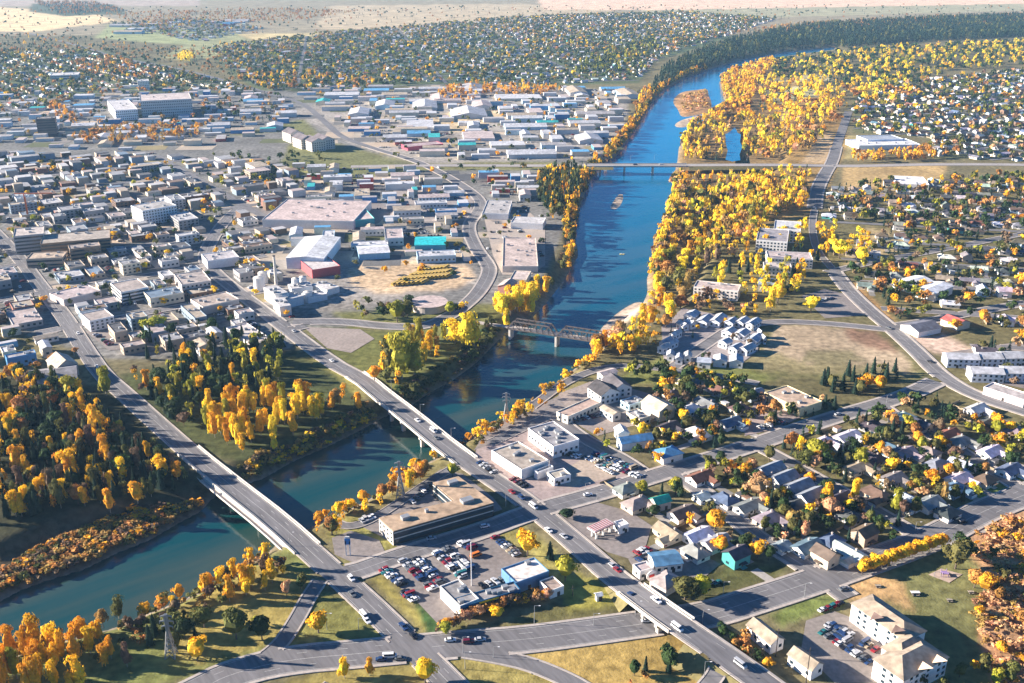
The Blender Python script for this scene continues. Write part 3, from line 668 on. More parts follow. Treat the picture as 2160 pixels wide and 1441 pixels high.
forest([(1255,345),(1300,300),(1335,250),(1345,200),(1395,185),(1372,222),(1348,262),(1318,300),(1295,330),(1262,352)], 90, [(P_,'gold',4),(P_,'amber',4),(B_,'rust',3),(S_,'spruce',3)], (9, 15))
YW = [(P_,'gold',6),(P_,'yellow',5),(P_,'amber',2),(B_,'rust',1),(P_,'lime',2),(P_,'tan',4),(P_,'bare',2),(B_,'pink',1),(S_,'dark',1.3),(B_,'olive',2)]
forest([(1368,640),(1364,600),(1382,540),(1398,480),(1422,425),(1428,390),(1500,400),(1600,380),(1700,420),(1700,450),(1620,470),(1590,540),(1500,570),(1465,600),(1440,650),(1420,690),(1350,740),(1290,760),(1250,750),(1275,728),(1310,722),(1352,690),(1384,655)], 95, YW, (11, 18), zp=-3, fat=1.25)
forest([(1425,392),(1432,374),(1600,372),(1720,370),(1700,440),(1560,400)], 66, YW, (9, 14), zp=-3, fat=1.2)
forest([(1500,420),(1560,400),(1600,440),(1560,500),(1480,500)], 60, [(S_,'dark',3),(P_,'olive',2),(P_,'gold',4)], (10, 16))
forest([(1436,338),(1440,290),(1470,262),(1530,235),(1600,250),(1740,260),(1735,300),(1690,335)], 64, YW, (10, 15), zp=-3, fat=1.2)
forest([(1524,190),(1520,160),(1570,140),(1620,125),(1640,130),(1600,170),(1580,230),(1600,260),(1535,236)], 70, [(P_,'gold',5),(P_,'amber',4),(B_,'rust',3),(P_,'yellow',3)], (10, 15), zp=-3, fat=1.2)
forest([(1440,204),(1488,192),(1496,228),(1440,240)], 130, [(U_,'rust',3),(U_,'tan',5),(U_,'pink',3)], (8, 14), zp=-7, occ=False)
forest([(1630,125),(1900,100),(2330,80),(2330,130),(2000,150),(1950,175),(1850,190),(1740,175),(1620,160)], 27, [(P_,'yellow',6),(P_,'gold',5),(P_,'lime',3),(S_,'spruce',6),(B_,'green',8)], (10, 15), fat=1.4)
forest([(1600,165),(1620,160),(1780,180),(1900,190),(1950,200),(1800,240),(1790,270),(1740,262),(1600,235)], 22, [(P_,'yellow',6),(P_,'gold',5),(B_,'rust',3),(S_,'spruce',2)], (10, 17), fat=1.6)
forest([(1385,215),(1375,190),(1400,150),(1480,110),(1560,85),(1700,58),(1900,45),(2330,28),(2330,72),(2000,85),(1760,102),(1640,112),(1560,126),(1500,140),(1440,164)], 85, [(S_,'dark',8),(S_,'spruce',6),(P_,'olive',1)], (16, 24))
forest([(1520,75),(1700,50),(2330,25),(2330,45),(1800,66)], 25, [(B_,'rust',3),(P_,'tan',2),(S_,'spruce',3)], (10, 15))
forest([(920,215),(925,195),(1000,178),(1050,182),(1200,190),(1130,205),(1020,202),(1010,215)], 45, [(B_,'rust',4),(P_,'amber',5),(P_,'gold',2)], (9, 14))
forest([(1180,165),(1250,120),(1380,80),(1390,110),(1300,150)], 40, [(P_,'lime',5),(P_,'olive',4),(B_,'green',4)], (10, 15))
forest([(150,290),(290,268),(420,270),(440,290),(300,305),(170,305)], 60, [(B_,'rust',4),(P_,'amber',3),(P_,'tan',4)], (9, 13))
forest([(100,215),(150,240),(170,275),(120,260)], 50, [(B_,'rust',4),(P_,'amber',3)], (9, 13))
forest([(370,125),(400,110),(415,125),(390,135)], 60, [(P_,'yellow',1)], (10, 14))
forest([(160,130),(250,120),(330,165),(300,170),(170,160)], 30, [(B_,'rust',5),(P_,'amber',3)], (8, 12))
forest([(220,30),(560,20),(760,25),(640,45),(300,60)], 10, [(B_,'rust',4),(P_,'tan',3),(S_,'spruce',2)], (9, 14))
forest([(70,5),(200,5),(270,25),(130,32)], 25, [(S_,'spruce',3),(B_,'rust',1)], (10, 14))
forest([(500,170),(560,155),(720,160),(900,175),(740,195),(560,190)], 30, [(P_,'gold',3),(B_,'rust',3),(B_,'green',4)], (9, 14))
forest([(1795,330),(1970,320),(1975,340),(1800,345)], 120, [(P_,'amber',3),(B_,'rust',3),(P_,'gold',3)], (9, 13))
forest([(1800,1192),(1815,1180),(1900,1150),(1980,1120),(1990,1132),(1900,1168),(1830,1196)], 220, [(B_,'gold',6),(B_,'amber',4)], (8, 11))
forest([(1730,800),(1800,790),(1900,785),(1905,800),(1830,835),(1740,835)], 170, [(S_,'spruce',8),(B_,'olive',1)], (9, 13))
forest([(1790,825),(1850,815),(1870,830),(1800,840)], 200, [(B_,'amber',5),(B_,'gold',2)], (9, 12))
forest([(1325,1410),(1400,1395),(1450,1410),(1460,1441),(1330,1441)], 260, [(S_,'spruce',5),(B_,'green',3),(P_,'lime',1)], (7, 12))
forest([(1320,1415),(1375,1430),(1385,1470),(1330,1460)], 260, [(B_,'amber',4),(B_,'gold',2),(U_,'rust',2)], (5, 8))
forest([(1500,1330),(1545,1315),(1600,1380),(1660,1441),(1640,1450),(1560,1390)], 230, [(B_,'rust',3),(B_,'amber',2),(B_,'olive',5),(B_,'green',3)], (5, 9))
forest([(-150,1370),(0,1360),(80,1345),(170,1400),(190,1480),(-150,1500)], 230, [(P_,'amber',7),(P_,'gold',4),(P_,'lime',1)], (11, 18))
forest([(185,1350),(240,1345),(250,1400),(200,1420)], 200, [(P_,'amber',2),(P_,'gold',3),(P_,'bare',1)], (10, 14))
forest([(150,1345),(250,1325),(310,1300),(430,1255),(520,1205),(590,1180),(620,1190),(560,1235),(450,1290),(330,1340),(200,1400)], 330, [(B_,'amber',1.5),(B_,'bare',4),(B_,'olive',3),(U_,'olive',8),(U_,'tan',6),(P_,'gold',2),(U_,'rust',3)], (5, 9))
forest([(430,1265),(500,1215),(585,1180),(590,1200),(520,1255),(450,1290)], 200, [(P_,'gold',6),(P_,'amber',3)], (9, 13))
forest([(380,1290),(440,1270),(440,1330),(330,1390),(230,1430),(260,1390)], 90, [(B_,'olive',4),(B_,'green',4),(P_,'bare',2)], (6, 11))
forest([(665,1130),(720,1098),(780,1070),(850,1020),(900,990),(915,1000),(860,1045),(790,1090),(690,1140)], 600, [(P_,'gold',5),(P_,'amber',3),(B_,'rust',3),(B_,'olive',2)], (6, 11))
forest([(975,945),(1020,920),(1060,897),(1120,860),(1180,815),(1230,780),(1250,760),(1260,770),(1190,830),(1080,900),(1000,950)], 600, [(B_,'amber',4),(P_,'gold',4),(B_,'olive',3),(U_,'rust',4)], (5, 9))
forest([(1240,765),(1270,735),(1310,715),(1400,720),(1390,745),(1300,750),(1260,775)], 170, [(P_,'gold',6),(P_,'yellow',3),(P_,'amber',3)], (9, 14))
forest([(1460,620),(1600,640),(1640,660),(1600,670),(1470,660),(1420,640)], 110, [(B_,'bare',4),(B_,'pink',3),(P_,'gold',4)], (7, 11))
forest([(1500,580),(1600,550),(1720,590),(1700,620),(1600,640),(1480,610)], 60, [(P_,'gold',5),(P_,'yellow',5),(P_,'lime',3),(S_,'spruce',2)], (11, 16))
forest([(1600,500),(1720,470),(1840,520),(1820,560),(1730,560),(1610,530)], 40, [(P_,'gold',6),(P_,'yellow',4),(S_,'spruce',1)], (10, 15))
forest([(1820,580),(1900,570),(2010,640),(1880,670)], 80, [(S_,'spruce',4),(B_,'amber',4),(B_,'gold',2),(B_,'rust',3),(B_,'green',2)], (7, 12))
forest([(1300,775),(1420,790),(1600,800),(1600,850),(1440,880),(1400,830),(1330,800)], 80, [(B_,'green',5),(B_,'olive',5),(B_,'lime',3),(B_,'amber',1)], (7, 12))
forest([(1900,835),(1990,840),(2020,855),(1930,862)], 150, [(S_,'dark',2),(B_,'green',4)], (7, 10))
forest([(2050,1115),(2160,1085),(2330,1050),(2330,1500),(2130,1500),(2075,1380),(2055,1290),(2085,1210),(2040,1170)], 1500, [(U_,'rust',2),(B_,'rust',.5),(U_,'bare',2),(U_,'amber',3),(U_,'pink',16),(U_,'tan',7),(B_,'amber',.5),(B_,'olive',.7)], (3.5, 7), fat=1.25)
forest([(1920,1425),(2060,1400),(2160,1430),(2160,1500),(1900,1500)], 200, [(B_,'lime',3),(B_,'olive',3),(B_,'amber',3)], (5, 8))
def bank_strip(bank, a, b, n, mix, hr, o0=0.5, o1=12):
    W = GP(bank, WZ); q0, q1 = G(*a, WZ), G(*b, WZ)
    i = min(range(len(W)), key=lambda k: math.dist(W[k], q0)); j = min(range(len(W)), key=lambda k: math.dist(W[k], q1)); i, j = min(i, j), max(i, j)
    P = resample(W[i:j+1], 3); N_ = int(len(P)*n); wts = np.array([m_[2] for m_ in mix], float); wts /= wts.sum()
    for _ in range(N_):
        k = int(RNG.integers(1, len(P)-1)); d = RNG.uniform(o0, o1); o = offset(P, d)[k] if False else None
        dx, dy = P[k+1][0]-P[k-1][0], P[k+1][1]-P[k-1][1]; l = math.hypot(dx, dy) or 1
        for s_ in (1, -1):
            x, y = P[k][0]-dy/l*d*s_, P[k][1]+dx/l*d*s_
            if not inside(np.array([x]), np.array([y]), RIV)[0] and all(float(dist_line(np.array([x]), np.array([y]), rp)[0]) > rw+5 for rp, rw in ROADQ[:4]):
                kd, pal, _w = mix[int(RNG.choice(len(mix), p=wts))]; h = RNG.uniform(*hr)*(.46 if kd == U_ else 1)
                add_tree(x, y, h, h*{'poplar': .5, 'spruce': .43, 'broadleaf': .85, 'shrub': 1.3}[kd]*RNG.uniform(.85, 1.15), kd, pal); break
bank_strip(SB, (1362,588), (1420,385), 1.6, YW, (9, 16))
bank_strip(SB, (1430,325), (1518,165), 1.2, YW, (9, 14))
bank_strip(NB, (1203,575), (1500,145), 1.0, [(P_,'gold',4),(P_,'amber',4),(B_,'olive',3),(U_,'bare',4),(S_,'spruce',2)], (7, 13))
bank_strip(NB, (870,858), (1072,700), 2.4, [(U_,'olive',6),(U_,'bare',4),(U_,'green',4),(U_,'tan',2),(B_,'olive',1)], (7, 12))
bank_strip(NB, (452,1052), (815,880), 2.4, [(U_,'tan',5),(U_,'gold',3),(U_,'olive',5),(U_,'bare',3)], (7, 12))
bank_strip(SB, (640,1118), (1240,752), 1.3, [(U_,'rust',4),(U_,'olive',4),(B_,'amber',2),(B_,'gold',2),(U_,'tan',3)], (6, 9))
bank_strip(SB, (0,1392), (600,1130), .9, [(U_,'rust',3),(U_,'olive',4),(B_,'amber',2),(P_,'gold',1.5),(U_,'bare',3)], (6, 10), 3)
MIXR = [(B_,'green',9),(B_,'olive',7),(B_,'lime',3),(B_,'amber',2.2),(B_,'gold',1.5),(S_,'spruce',12),(B_,'pink',2),(P_,'gold',1),(B_,'rust',2),(B_,'bare',3)]
forest([(320,1330),(420,1290),(440,1330),(330,1400),(250,1420)], 200, [(B_,'green',4),(S_,'spruce',2),(B_,'olive',4),(P_,'bare',2)], (7, 12))
forest([(610,1200),(650,1215),(640,1250),(600,1240)], 200, [(B_,'green',4),(B_,'olive',4)], (5, 9))
for cx_, cy_, r_, k_ in ((480,95,26,'gold'),(610,130,30,'gold'),(730,120,24,'amber'),(890,95,20,'yellow'),(980,140,30,'gold'),(820,150,26,'amber'),(1130,90,26,'lime'),(1060,120,22,'gold'),(1220,95,24,'yellow'),(700,95,20,'lime'),(60,120,36,'gold'),(200,165,34,'amber'),(330,190,30,'gold'),(-60,150,40,'gold'),(560,165,28,'gold'),(30,180,30,'lime'),(1330,120,24,'gold'),(1160,150,22,'gold'),
   (2050,200,30,'gold'),(1950,240,24,'amber'),(2100,270,30,'gold'),(1880,270,20,'rust'),(2000,300,26,'lime')):
    forest([(cx_-r_, cy_), (cx_-r_*.3, cy_-r_*.22), (cx_+r_, cy_-r_*.1), (cx_+r_*.6, cy_+r_*.2), (cx_-r_*.5, cy_+r_*.25)], 14, [(P_, k_, 5), (B_, 'gold', 2), (B_, 'green', 2)], (8, 13))
forest([(-600,75),(0,72),(240,82),(400,110),(230,112),(-600,115)], 10, [(B_,'green',5),(S_,'spruce',4),(B_,'rust',2),(P_,'gold',2)], (7, 12))
forest([(1400,700),(1440,655),(1600,682),(1605,740),(1560,770),(1400,765)], 60, [(B_,'green',4),(B_,'gold',3),(B_,'bare',3),(S_,'spruce',3)], (4, 7))
def add_garden_trees():
    for (nm, poly, a, sp, sx, st), dn in zip(RES, (290, 105, 52, 40, 34, 16)):
        mix = MIXR if nm not in ('far centre', 'distant', 'far left') else [(B_,'green',9),(S_,'spruce',9),(B_,'olive',7),(B_,'tan',3),(B_,'lime',2.5),(B_,'gold',1),(B_,'rust',.8)]
        forest(poly, dn, mix, (5.5, 10.5) if nm == 'right' else (7, 12.5), fat=1 if nm in ('right', 'upper right') else 1.15)
    forest([(-330,330),(600,345),(560,520),(640,690),(0,690),(-330,640)], 42, [(B_,'green',6),(B_,'gold',5),(B_,'lime',3),(B_,'olive',4),(S_,'spruce',4),(B_,'amber',1.5)], (5, 9))
    forest([(-120,700),(130,690),(180,740),(230,800),(60,800),(-120,830)], 40, [(B_,'olive',3),(B_,'rust',3),(B_,'green',3),(S_,'spruce',3)], (6, 10))
    forest([(-600,100),(640,100),(600,260),(-600,330)], 16, [(B_,'rust',3),(B_,'green',4),(S_,'spruce',3),(B_,'tan',2)], (7, 11))
    forest([(-600,20),(2600,10),(2600,40),(1500,40),(900,70),(-600,90)], 1.6, [(B_,'green',4),(S_,'spruce',3),(B_,'rust',2)], (8, 12))
    forest([(640,190),(1320,190),(1240,345),(1100,600),(650,600),(900,380)], 12, [(B_,'green',3),(B_,'amber',2),(B_,'olive',3)], (5, 9))
    forest([(450,330),(700,330),(660,410),(560,400)], 25, [(S_,'spruce',2),(B_,'green',4),(B_,'olive',4)], (6, 11))
# single trees that the photograph shows apart
for k_ in range(30):
    u_ = k_/29; tree_px(932+u_*222, 1334-u_*66-14*math.sin(u_*3.1)+random.uniform(-3, 3), random.uniform(17, 26), B_, random.choice(('rust', 'amber', 'rust', 'bare', 'pink', 'rust')), 1.15)
tree_px(940, 1338, 28, B_, 'lime', 1.0); tree_px(1050, 1305, 26, B_, 'gold', 1.1)
for k_ in range(15):
    u_ = k_/14; tree_px(600-u_*600+random.uniform(-8, 8), 1208+u_*205+random.uniform(-8, 12)-60*u_*(1-u_), random.uniform(24, 44), random.choice((P_, B_)), random.choice(('gold', 'amber', 'tan', 'bare', 'gold', 'olive')), .7)
for k_ in range(17): tree_px(1818+k_*10.5, 1212-k_*3.6-2.2*(k_ % 2), 30, B_, ('gold', 'amber', 'gold')[k_ % 3], 1.0)
for a in [(233,1080,48,P_,'amber'),(291,1060,45,P_,'amber',.75),(345,1010,45,P_,'gold',.8),(375,1012,40,P_,'amber',.7),(499,1348,66,B_,'olive'),(553,1350,52,B_,'green'),(540,1320,22,B_,'lime'),
 (417,1395,50,B_,'gold'),(672,1335,44,B_,'gold',1.1),(605,1260,38,B_,'pink',.5),(727,1430,42,P_,'gold',.6),(780,1425,34,P_,'amber',.6),(897,1441,52,B_,'gold',.9),
 (1113,1172,54,B_,'gold',.9),(1192,1226,56,B_,'lime',.85),(1355,1040,30,B_,'lime',1.0),(1160,1180,40,S_,'spruce',.6),(1196,1095,22,B_,'dark',1.6),(1445,1265,50,B_,'olive',1.3),(1480,1255,42,B_,'lime',1.1),
 (1507,1120,48,B_,'amber',1.1),(1455,1112,30,P_,'amber'),(1745,1068,52,P_,'gold',.5),(1800,1065,55,P_,'gold',.42),(1890,1082,50,P_,'lime'),(1835,1105,42,S_,'spruce'),(1893,1110,40,S_,'spruce'),
 (1595,1050,45,B_,'pink',1.1),(1625,1075,40,S_,'spruce'),(1670,1110,34,B_,'tan',1.2),(1750,1088,40,B_,'pink',1.2),(1520,1165,36,B_,'amber',1.1),(1965,1020,34,B_,'amber',1.0),(2000,1005,30,B_,'amber',.9),
 (1990,1060,40,P_,'tan'),(1560,1010,30,S_,'spruce'),(1395,1055,40,S_,'spruce'),(1380,1090,26,B_,'green',1.2),(2075,1005,32,B_,'rust',.8),(1480,940,22,B_,'amber',.8),
 (985,735,72,P_,'yellow',.85),(960,725,50,P_,'yellow',.9),(1000,730,55,P_,'gold',.8),(848,800,100,P_,'lime',.62),(822,795,80,P_,'olive',.65),(875,795,78,P_,'lime',.6),(790,803,34,B_,'amber',1.),
 (838,680,50,B_,'lime',.9),(860,672,40,B_,'olive'),(950,665,32,B_,'lime',1.0),(975,660,26,B_,'gold'),(962,662,24,B_,'green'),(1090,655,52,P_,'yellow',.9),(1120,645,50,P_,'yellow',.9),(1060,665,44,P_,'yellow',.9),
 (1145,842,32,P_,'amber',.5),(1095,880,32,P_,'amber',.8),(955,1005,30,B_,'lime',1.),(328,700,34,B_,'lime',1.8),(310,698,26,B_,'lime',1.4),
 (225,835,60,P_,'lime',.6),(155,845,52,P_,'lime',1.0),(205,930,75,P_,'gold',.55),(95,640,18,B_,'amber',1.),(25,800,34,B_,'rust',1.),(150,1005,60,P_,'gold',.7),(40,1000,60,P_,'amber',.6),(225,975,60,P_,'amber',.5),
 (1612,1120,30,B_,'olive'),(1880,1145,26,B_,'green'),(1770,545,44,B_,'yellow',1.2),(1815,555,38,B_,'yellow',1.),(1710,660,40,B_,'yellow',.9),(1640,640,50,B_,'yellow',1.),(1625,655,46,P_,'yellow'),(2010,700,30,B_,'amber',1.),
 (2100,900,30,B_,'amber',1.),(2130,915,28,B_,'gold',1.2),(1720,970,46,B_,'lime',1.2),(1700,985,40,B_,'olive',1.2),(1815,985,40,B_,'lime',.9),(1740,985,34,B_,'green',1.1),(1385,980,28,B_,'amber',.9),(1345,965,30,B_,'green'),
 (1275,935,30,S_,'spruce'),(1260,925,24,B_,'amber',.8),(1280,945,20,B_,'lime',1.),(2015,1200,60,B_,'olive',1.),(2030,1180,50,B_,'green',1.),(2075,1250,44,B_,'amber',1.),(2055,1240,40,B_,'rust',1.),
 (213,880,40,S_,'spruce'),(560,1245,40,P_,'gold',.4),(575,1230,50,P_,'gold',.45),(520,1255,34,P_,'gold',.7)]:
    tree_px(*a)
# ---------------------------------------------------------------- buildings
def rect3(L, N, Rr, h):
    n = G(*N, h); l = G(*L, h); r = G(*Rr, h)
    if math.dist(n, r) > math.dist(n, l): a = math.atan2(r[1]-n[1], r[0]-n[0])
    else: a = math.atan2(n[1]-l[1], n[0]-l[0])+math.pi/2
    c, s = math.cos(a), math.sin(a); sx = abs((r[0]-n[0])*c+(r[1]-n[1])*s); sy = abs(-(l[0]-n[0])*s+(l[1]-n[1])*c)
    return n[0]+c*sx/2-s*sy/2, n[1]+s*sx/2+c*sy/2, a, max(sx, 2), max(sy, 2)
def rectF(xl, yl, xr, yr, yt, h):
    a = G(xl, yl, h); b = G(xr, yr, h); an = math.atan2(b[1]-a[1], b[0]-a[0]); sx = math.dist(a, b)
    mx, my = (a[0]+b[0])/2, (a[1]+b[1])/2; sy = max(6, G((xl+xr)/2, yt, h)[1]-my)*math.cos(an)
    return mx-math.sin(an)*sy/2, my+math.cos(an)*sy/2, an, sx, sy
UNIT = {}
def unit_box(key, sx, sy, sz, m):
    k = (key, round(sx, 2), round(sy, 2), round(sz, 2))
    if k not in UNIT: UNIT[k] = MB().box(0, 0, 0, sx, sy, sz).mesh(key, m)
    return UNIT[k]
def roof_mesh(sx, sy, h, rt, rh, ov=.5):
    m = MB(); X, Y = sx/2+ov, sy/2+ov; T = .22
    if rt == 'gable':        # ridge along x
        zr = h+rh; ze = h-.12
        m.add([(-X, -Y, ze), (X, -Y, ze), (X, 0, zr), (-X, 0, zr), (-X, Y, ze), (X, Y, ze),
               (-X, -Y, ze-T), (X, -Y, ze-T), (X, 0, zr-T), (-X, 0, zr-T), (-X, Y, ze-T), (X, Y, ze-T)],
              [[0, 1, 2, 3], [3, 2, 5, 4], [7, 6, 9, 8], [8, 9, 10, 11], [0, 6, 7, 1], [5, 11, 10, 4], [1, 7, 8, 2], [2, 8, 11, 5], [0, 3, 9, 6], [3, 4, 10, 9]])
    else:
        r = max(.1, X-Y) if X > Y else .1; r2 = .1 if X > Y else Y-X+.1; ze = h-.1; zr = h+rh
        if X >= Y: top = [(-r, 0), (r, 0), (r, 0), (-r, 0)]
        else: top = [(0, -r2), (0, -r2), (0, r2), (0, r2)]
        m.add([(-X, -Y, ze), (X, -Y, ze), (X, Y, ze), (-X, Y, ze)]+[(a, b, zr) for a, b in top]+[(-X, -Y, ze-T), (X, -Y, ze-T), (X, Y, ze-T), (-X, Y, ze-T)],
              ([[0, 1, 5, 4], [1, 2, 6], [2, 3, 7, 6], [3, 0, 4]] if X >= Y else [[0, 1, 4], [1, 2, 6, 5], [2, 3, 7], [3, 0, 4, 7]])+
              [[8, 9, 1, 0], [9, 10, 2, 1], [10, 11, 3, 2], [11, 8, 0, 3], [11, 10, 9, 8]])
    return m
def wall_mesh(sx, sy, h, rt, rh, base=-.3):
    m = MB(); m.box(0, 0, base, sx, sy, h-base-.02)
    if rt == 'gable':
        for s in (-1, 1):
            x = s*(sx/2-.02)
            f = [(x, -sy/2, h-.03), (x, sy/2, h-.03), (x, 0, h+rh*sy/(sy+1)-.25)]
            m.add(f, [[0, 1, 2] if s > 0 else [2, 1, 0]])
    return m
NB_ = [0]
def building(name, what, cat, rect, h, wall, roof, rt='flat', rh=2.5, win=0, units=0, label=None, group=None, z=0.0, parapet=True, winw=1.5, band=False, domark=True):
    cx, cy, a, sx, sy = rect
    if rt != 'flat' and sy > sx: a += math.pi/2; sx, sy = sy, sx
    r = empty(name, (cx, cy, z), a)
    link('wall', wall_mesh(sx, sy, h, rt, rh).mesh('wall', M['wall']), r, color=wall)
    if rt == 'flat':
        m = MB(); m.box(0, 0, h-.02, sx-.1, sy-.1, .2); rf = link('roof', m.mesh('roof', M['roof']), r, color=roof)
        if parapet:
            m = MB(); t = .3; X, Y = sx/2+.04, sy/2+.04
            for q in ((0, -Y+t/2, 2*X, t), (0, Y-t/2, 2*X, t), (-X+t/2, 0, t, 2*Y-2*t), (X-t/2, 0, t, 2*Y-2*t)): m.box(q[0], q[1], h-.3, q[2], q[3], 1.0)
            link('parapet', m.mesh('parapet', M['wall']), r, color=[min(1, c*1.15) for c in wall])
        for i in range(units):
            u = link('roof_unit', unit_box('roof_unit', 2.4, 1.8, 1.3, M['steel']), rf)
            u.location = (random.uniform(-.38, .38)*sx, random.uniform(-.38, .38)*sy, h+.18)
    else:
        link('roof', roof_mesh(sx, sy, h, rt, rh).mesh('roof', M['roof']), r, color=roof)
    if win:
        near = cy < 620; st = (h-.8)/win; wm = None if near else MB(); cnt = 0
        ww = winw; wh = min(1.5, st*.5)
        faces = [(0, -1, sx, sy), (0, 1, sx, sy), (1, 0, sy, sx), (-1, 0, sy, sx)]
        for fx, fy, ln, dp in faces:
            n = max(1, int((ln-1)/(ww*(1.9 if not band else 1.15)))); 
            # leave out faces that point away from the photograph
            wx, wy = fx*math.cos(a)-fy*math.sin(a), fx*math.sin(a)+fy*math.cos(a)
            if wy > .85: continue
            for rr in range(win):
                zz = .9+rr*st+(st-wh)*.3
                if band:
                    if near:
                        o = link('window_band', unit_box('window_band', ln-1.2, .14, wh, M['glass']) if fy else unit_box('window_band_side', .14, ln-1.2, wh, M['glass']), r)
                        o.location = (fx*dp/2, fy*dp/2, zz)
                    else: wm.box(fx*dp/2, fy*dp/2, zz, (ln-1.2) if fy else .14, .14 if fy else ln-1.2, wh)
                    continue
                for k in range(n):
                    if near and name == 'apartment_block' and k % 5 in (0, 3): continue
                    if near and (name in ('terrace', 'row_house') and k % 3 == 1): continue
                    t = (k+.5)/n*ln-ln/2; x, y = (t, fy*dp/2) if fy else (fx*dp/2, t); cnt += 1
                    if near and cnt <= 90:
                        o = link('window', unit_box('window', ww, .12, wh, M['glass']) if fy else unit_box('window_side', .12, ww, wh, M['glass']), r); o.location = (x, y, zz)
                    elif not near: wm.box(x, y, zz, ww if fy else .12, .12 if fy else ww, wh)
        if wm and wm.v: link('windows', wm.mesh('windows', M['glass']), r, kind='stuff')
    if cy < 620:
        d = link('door', unit_box('door', 1.5, .16, 2.2, M['dark_steel']), r); d.location = (random.uniform(-.3, .3)*sx, -sy/2, 0)
    if domark: mark([(cx+p*sx/2*math.cos(a)-q*sy/2*math.sin(a), cy+p*sx/2*math.sin(a)+q*sy/2*math.cos(a)) for p, q in ((-1, -1), (1, -1), (1, 1), (-1, 1))], 1.5)
    if label: tag(r, label, cat, group)
    else: rec(r, what, cx, cy, cat, group)
    return r
def B3(L, N, Rr, h, label, wall, roof, name='commercial_building', cat='building', **k):
    return building(name, '', cat, rect3(L, N, Rr, h), h, wall, roof, label=label, **k)
def BF(xl, yl, xr, yr, yt, h, label, wall, roof, name='commercial_building', cat='building', **k):
    return building(name, '', cat, rectF(xl, yl, xr, yr, yt, h), h, wall, roof, label=label, **k)
WH = (.78, .75, .71); CR = (.66, .58, .44); TN = (.42, .34, .26); GY = (.30, .29, .29); BR = (.16, .10, .07); DK = (.07, .065, .07); RG = (.34, .29, .26); RT = (.42, .33, .25); BLU = (.06, .2, .42); TEAL = (.03, .36, .36); RD = (.45, .06, .05); PK = (.45, .33, .29); LG = (.5, .48, .47)
# the L-shaped office
hh = 8.0
P = GP([(800,1092),(830,1120),(1041,1060),(967,1005),(913,1018),(957,1056)], hh)
cx = sum(p[0] for p in P)/6; cy = sum(p[1] for p in P)/6; r = empty('office_building', (cx, cy, 0))
L_ = [(x-cx, y-cy) for x, y in P]
link('wall', MB().prism(L_, -.3, hh-.4).mesh('wall', M['wall']), r, color=(.05, .042, .038))
link('roof', MB().prism([(x*1.006, y*1.006) for x, y in L_], hh-.4, hh, True).mesh('roof', M['roof']), r, color=(.42, .30, .2))
for i in range(6):
    a, b = L_[i], L_[(i+1) % 6]; ln = math.dist(a, b); an = math.atan2(b[1]-a[1], b[0]-a[0])
    nx, ny = math.sin(an), -math.cos(an)
    if i in (2, 3): continue
    for rr in range(2):
        o = link('window_band', unit_box('window_band', ln-1.5, .2, 1.6, M['glass']), r); o.location = ((a[0]+b[0])/2, (a[1]+b[1])/2, 1.3+rr*3.3); o.rotation_euler = (0, 0, an)
        o = link('spandrel', unit_box('spandrel', ln-.5, .5, .45, M['pale_concrete']), r); o.location = ((a[0]+b[0])/2, (a[1]+b[1])/2, 3.3+rr*3.2); o.rotation_euler = (0, 0, an)
    if i == 0:
        o = link('end_wall', unit_box('end_wall', ln-.2, .7, hh-.6, M['pale_concrete']), r); o.location = ((a[0]+b[0])/2, (a[1]+b[1])/2, -.1); o.rotation_euler = (0, 0, an)
        for rr in range(3):
            for k in range(4):
                t = (k+.5)/4; o = link('window', unit_box('window', 1.3, .9, 1.1, M['glass']), r); o.location = (a[0]+(b[0]-a[0])*t, a[1]+(b[1]-a[1])*t, .9+rr*2.3); o.rotation_euler = (0, 0, an)
for px, py, s in ((855,1094,(4,3)), (985,1058,(6,4)), (955,1020,(5,3)), (900,1080,(1.5,1.5))):
    x, y = G(px, py, hh); o = link('roof_unit', unit_box('roof_unit', s[0], s[1], 1.6, M['steel']), r); o.location = (x-cx, y-cy, hh)
    o.rotation_euler = (0, 0, R(30))
for k in range(3):
    a, b = P[1], P[2]; t = (.25, .5, .75)[k]
mark(P, 2); tag(r, 'L-shaped office block with a flat brown gravel roof and dark window bands', 'office building')
# motel
m1 = B3((928,1239), (970,1281), (1012,1267), 5.6, 'white rough-walled end wing of the blue motel, nearest the crossing', (.8,.76,.7), (.26,.25,.25), name='motel_wing', units=3, win=0)
m2 = B3((955,1266), (972,1283), (1098,1246), 5.2, 'long blue-fronted motel range with two rows of small windows', (.01,.09,.19), (.30,.28,.28), name='motel', win=2, units=7, winw=1.3)
sx = rect3((955,1266), (972,1283), (1098,1246), 5.2)[3]; sy = rect3((955,1266), (972,1283), (1098,1246), 5.2)[4]
o = link('yellow_fascia', unit_box('yellow_fascia', 9, .3, .9, mat('yellow', (.75,.5,.02), var=.1)), m2); o.location = (-1, -sy/2-.05, 4.6)
for i in range(9):
    o = link('balcony', unit_box('balcony', 2.2, 1.1, .8, mat('balcony_blue', (.02,.2,.38), var=.1) if i == 0 else bpy.data.materials['balcony_blue']), m2); o.location = (-sx/2+2+i*(sx-4)/8, -sy/2-.55, 2.5)
m3 = B3((1055,1203), (1088,1232), (1158,1207), 5.2, 'white flat roof with tree shadows across it, behind the motel', (.10,.22,.38), (.74,.66,.6), units=1)
B3((1138,1228), (1161,1249), (1194,1242), 3.6, 'low white annex with a dark sunken roof beside the lawn', WH, (.36,.28,.24))
b = B3((1253,1252), (1259,1257), (1270,1255), 3.0, 'tiny white hut standing alone on the lawn beside the overpass', WH, WH, name='hut', cat='hut', rt='gable', rh=.8)
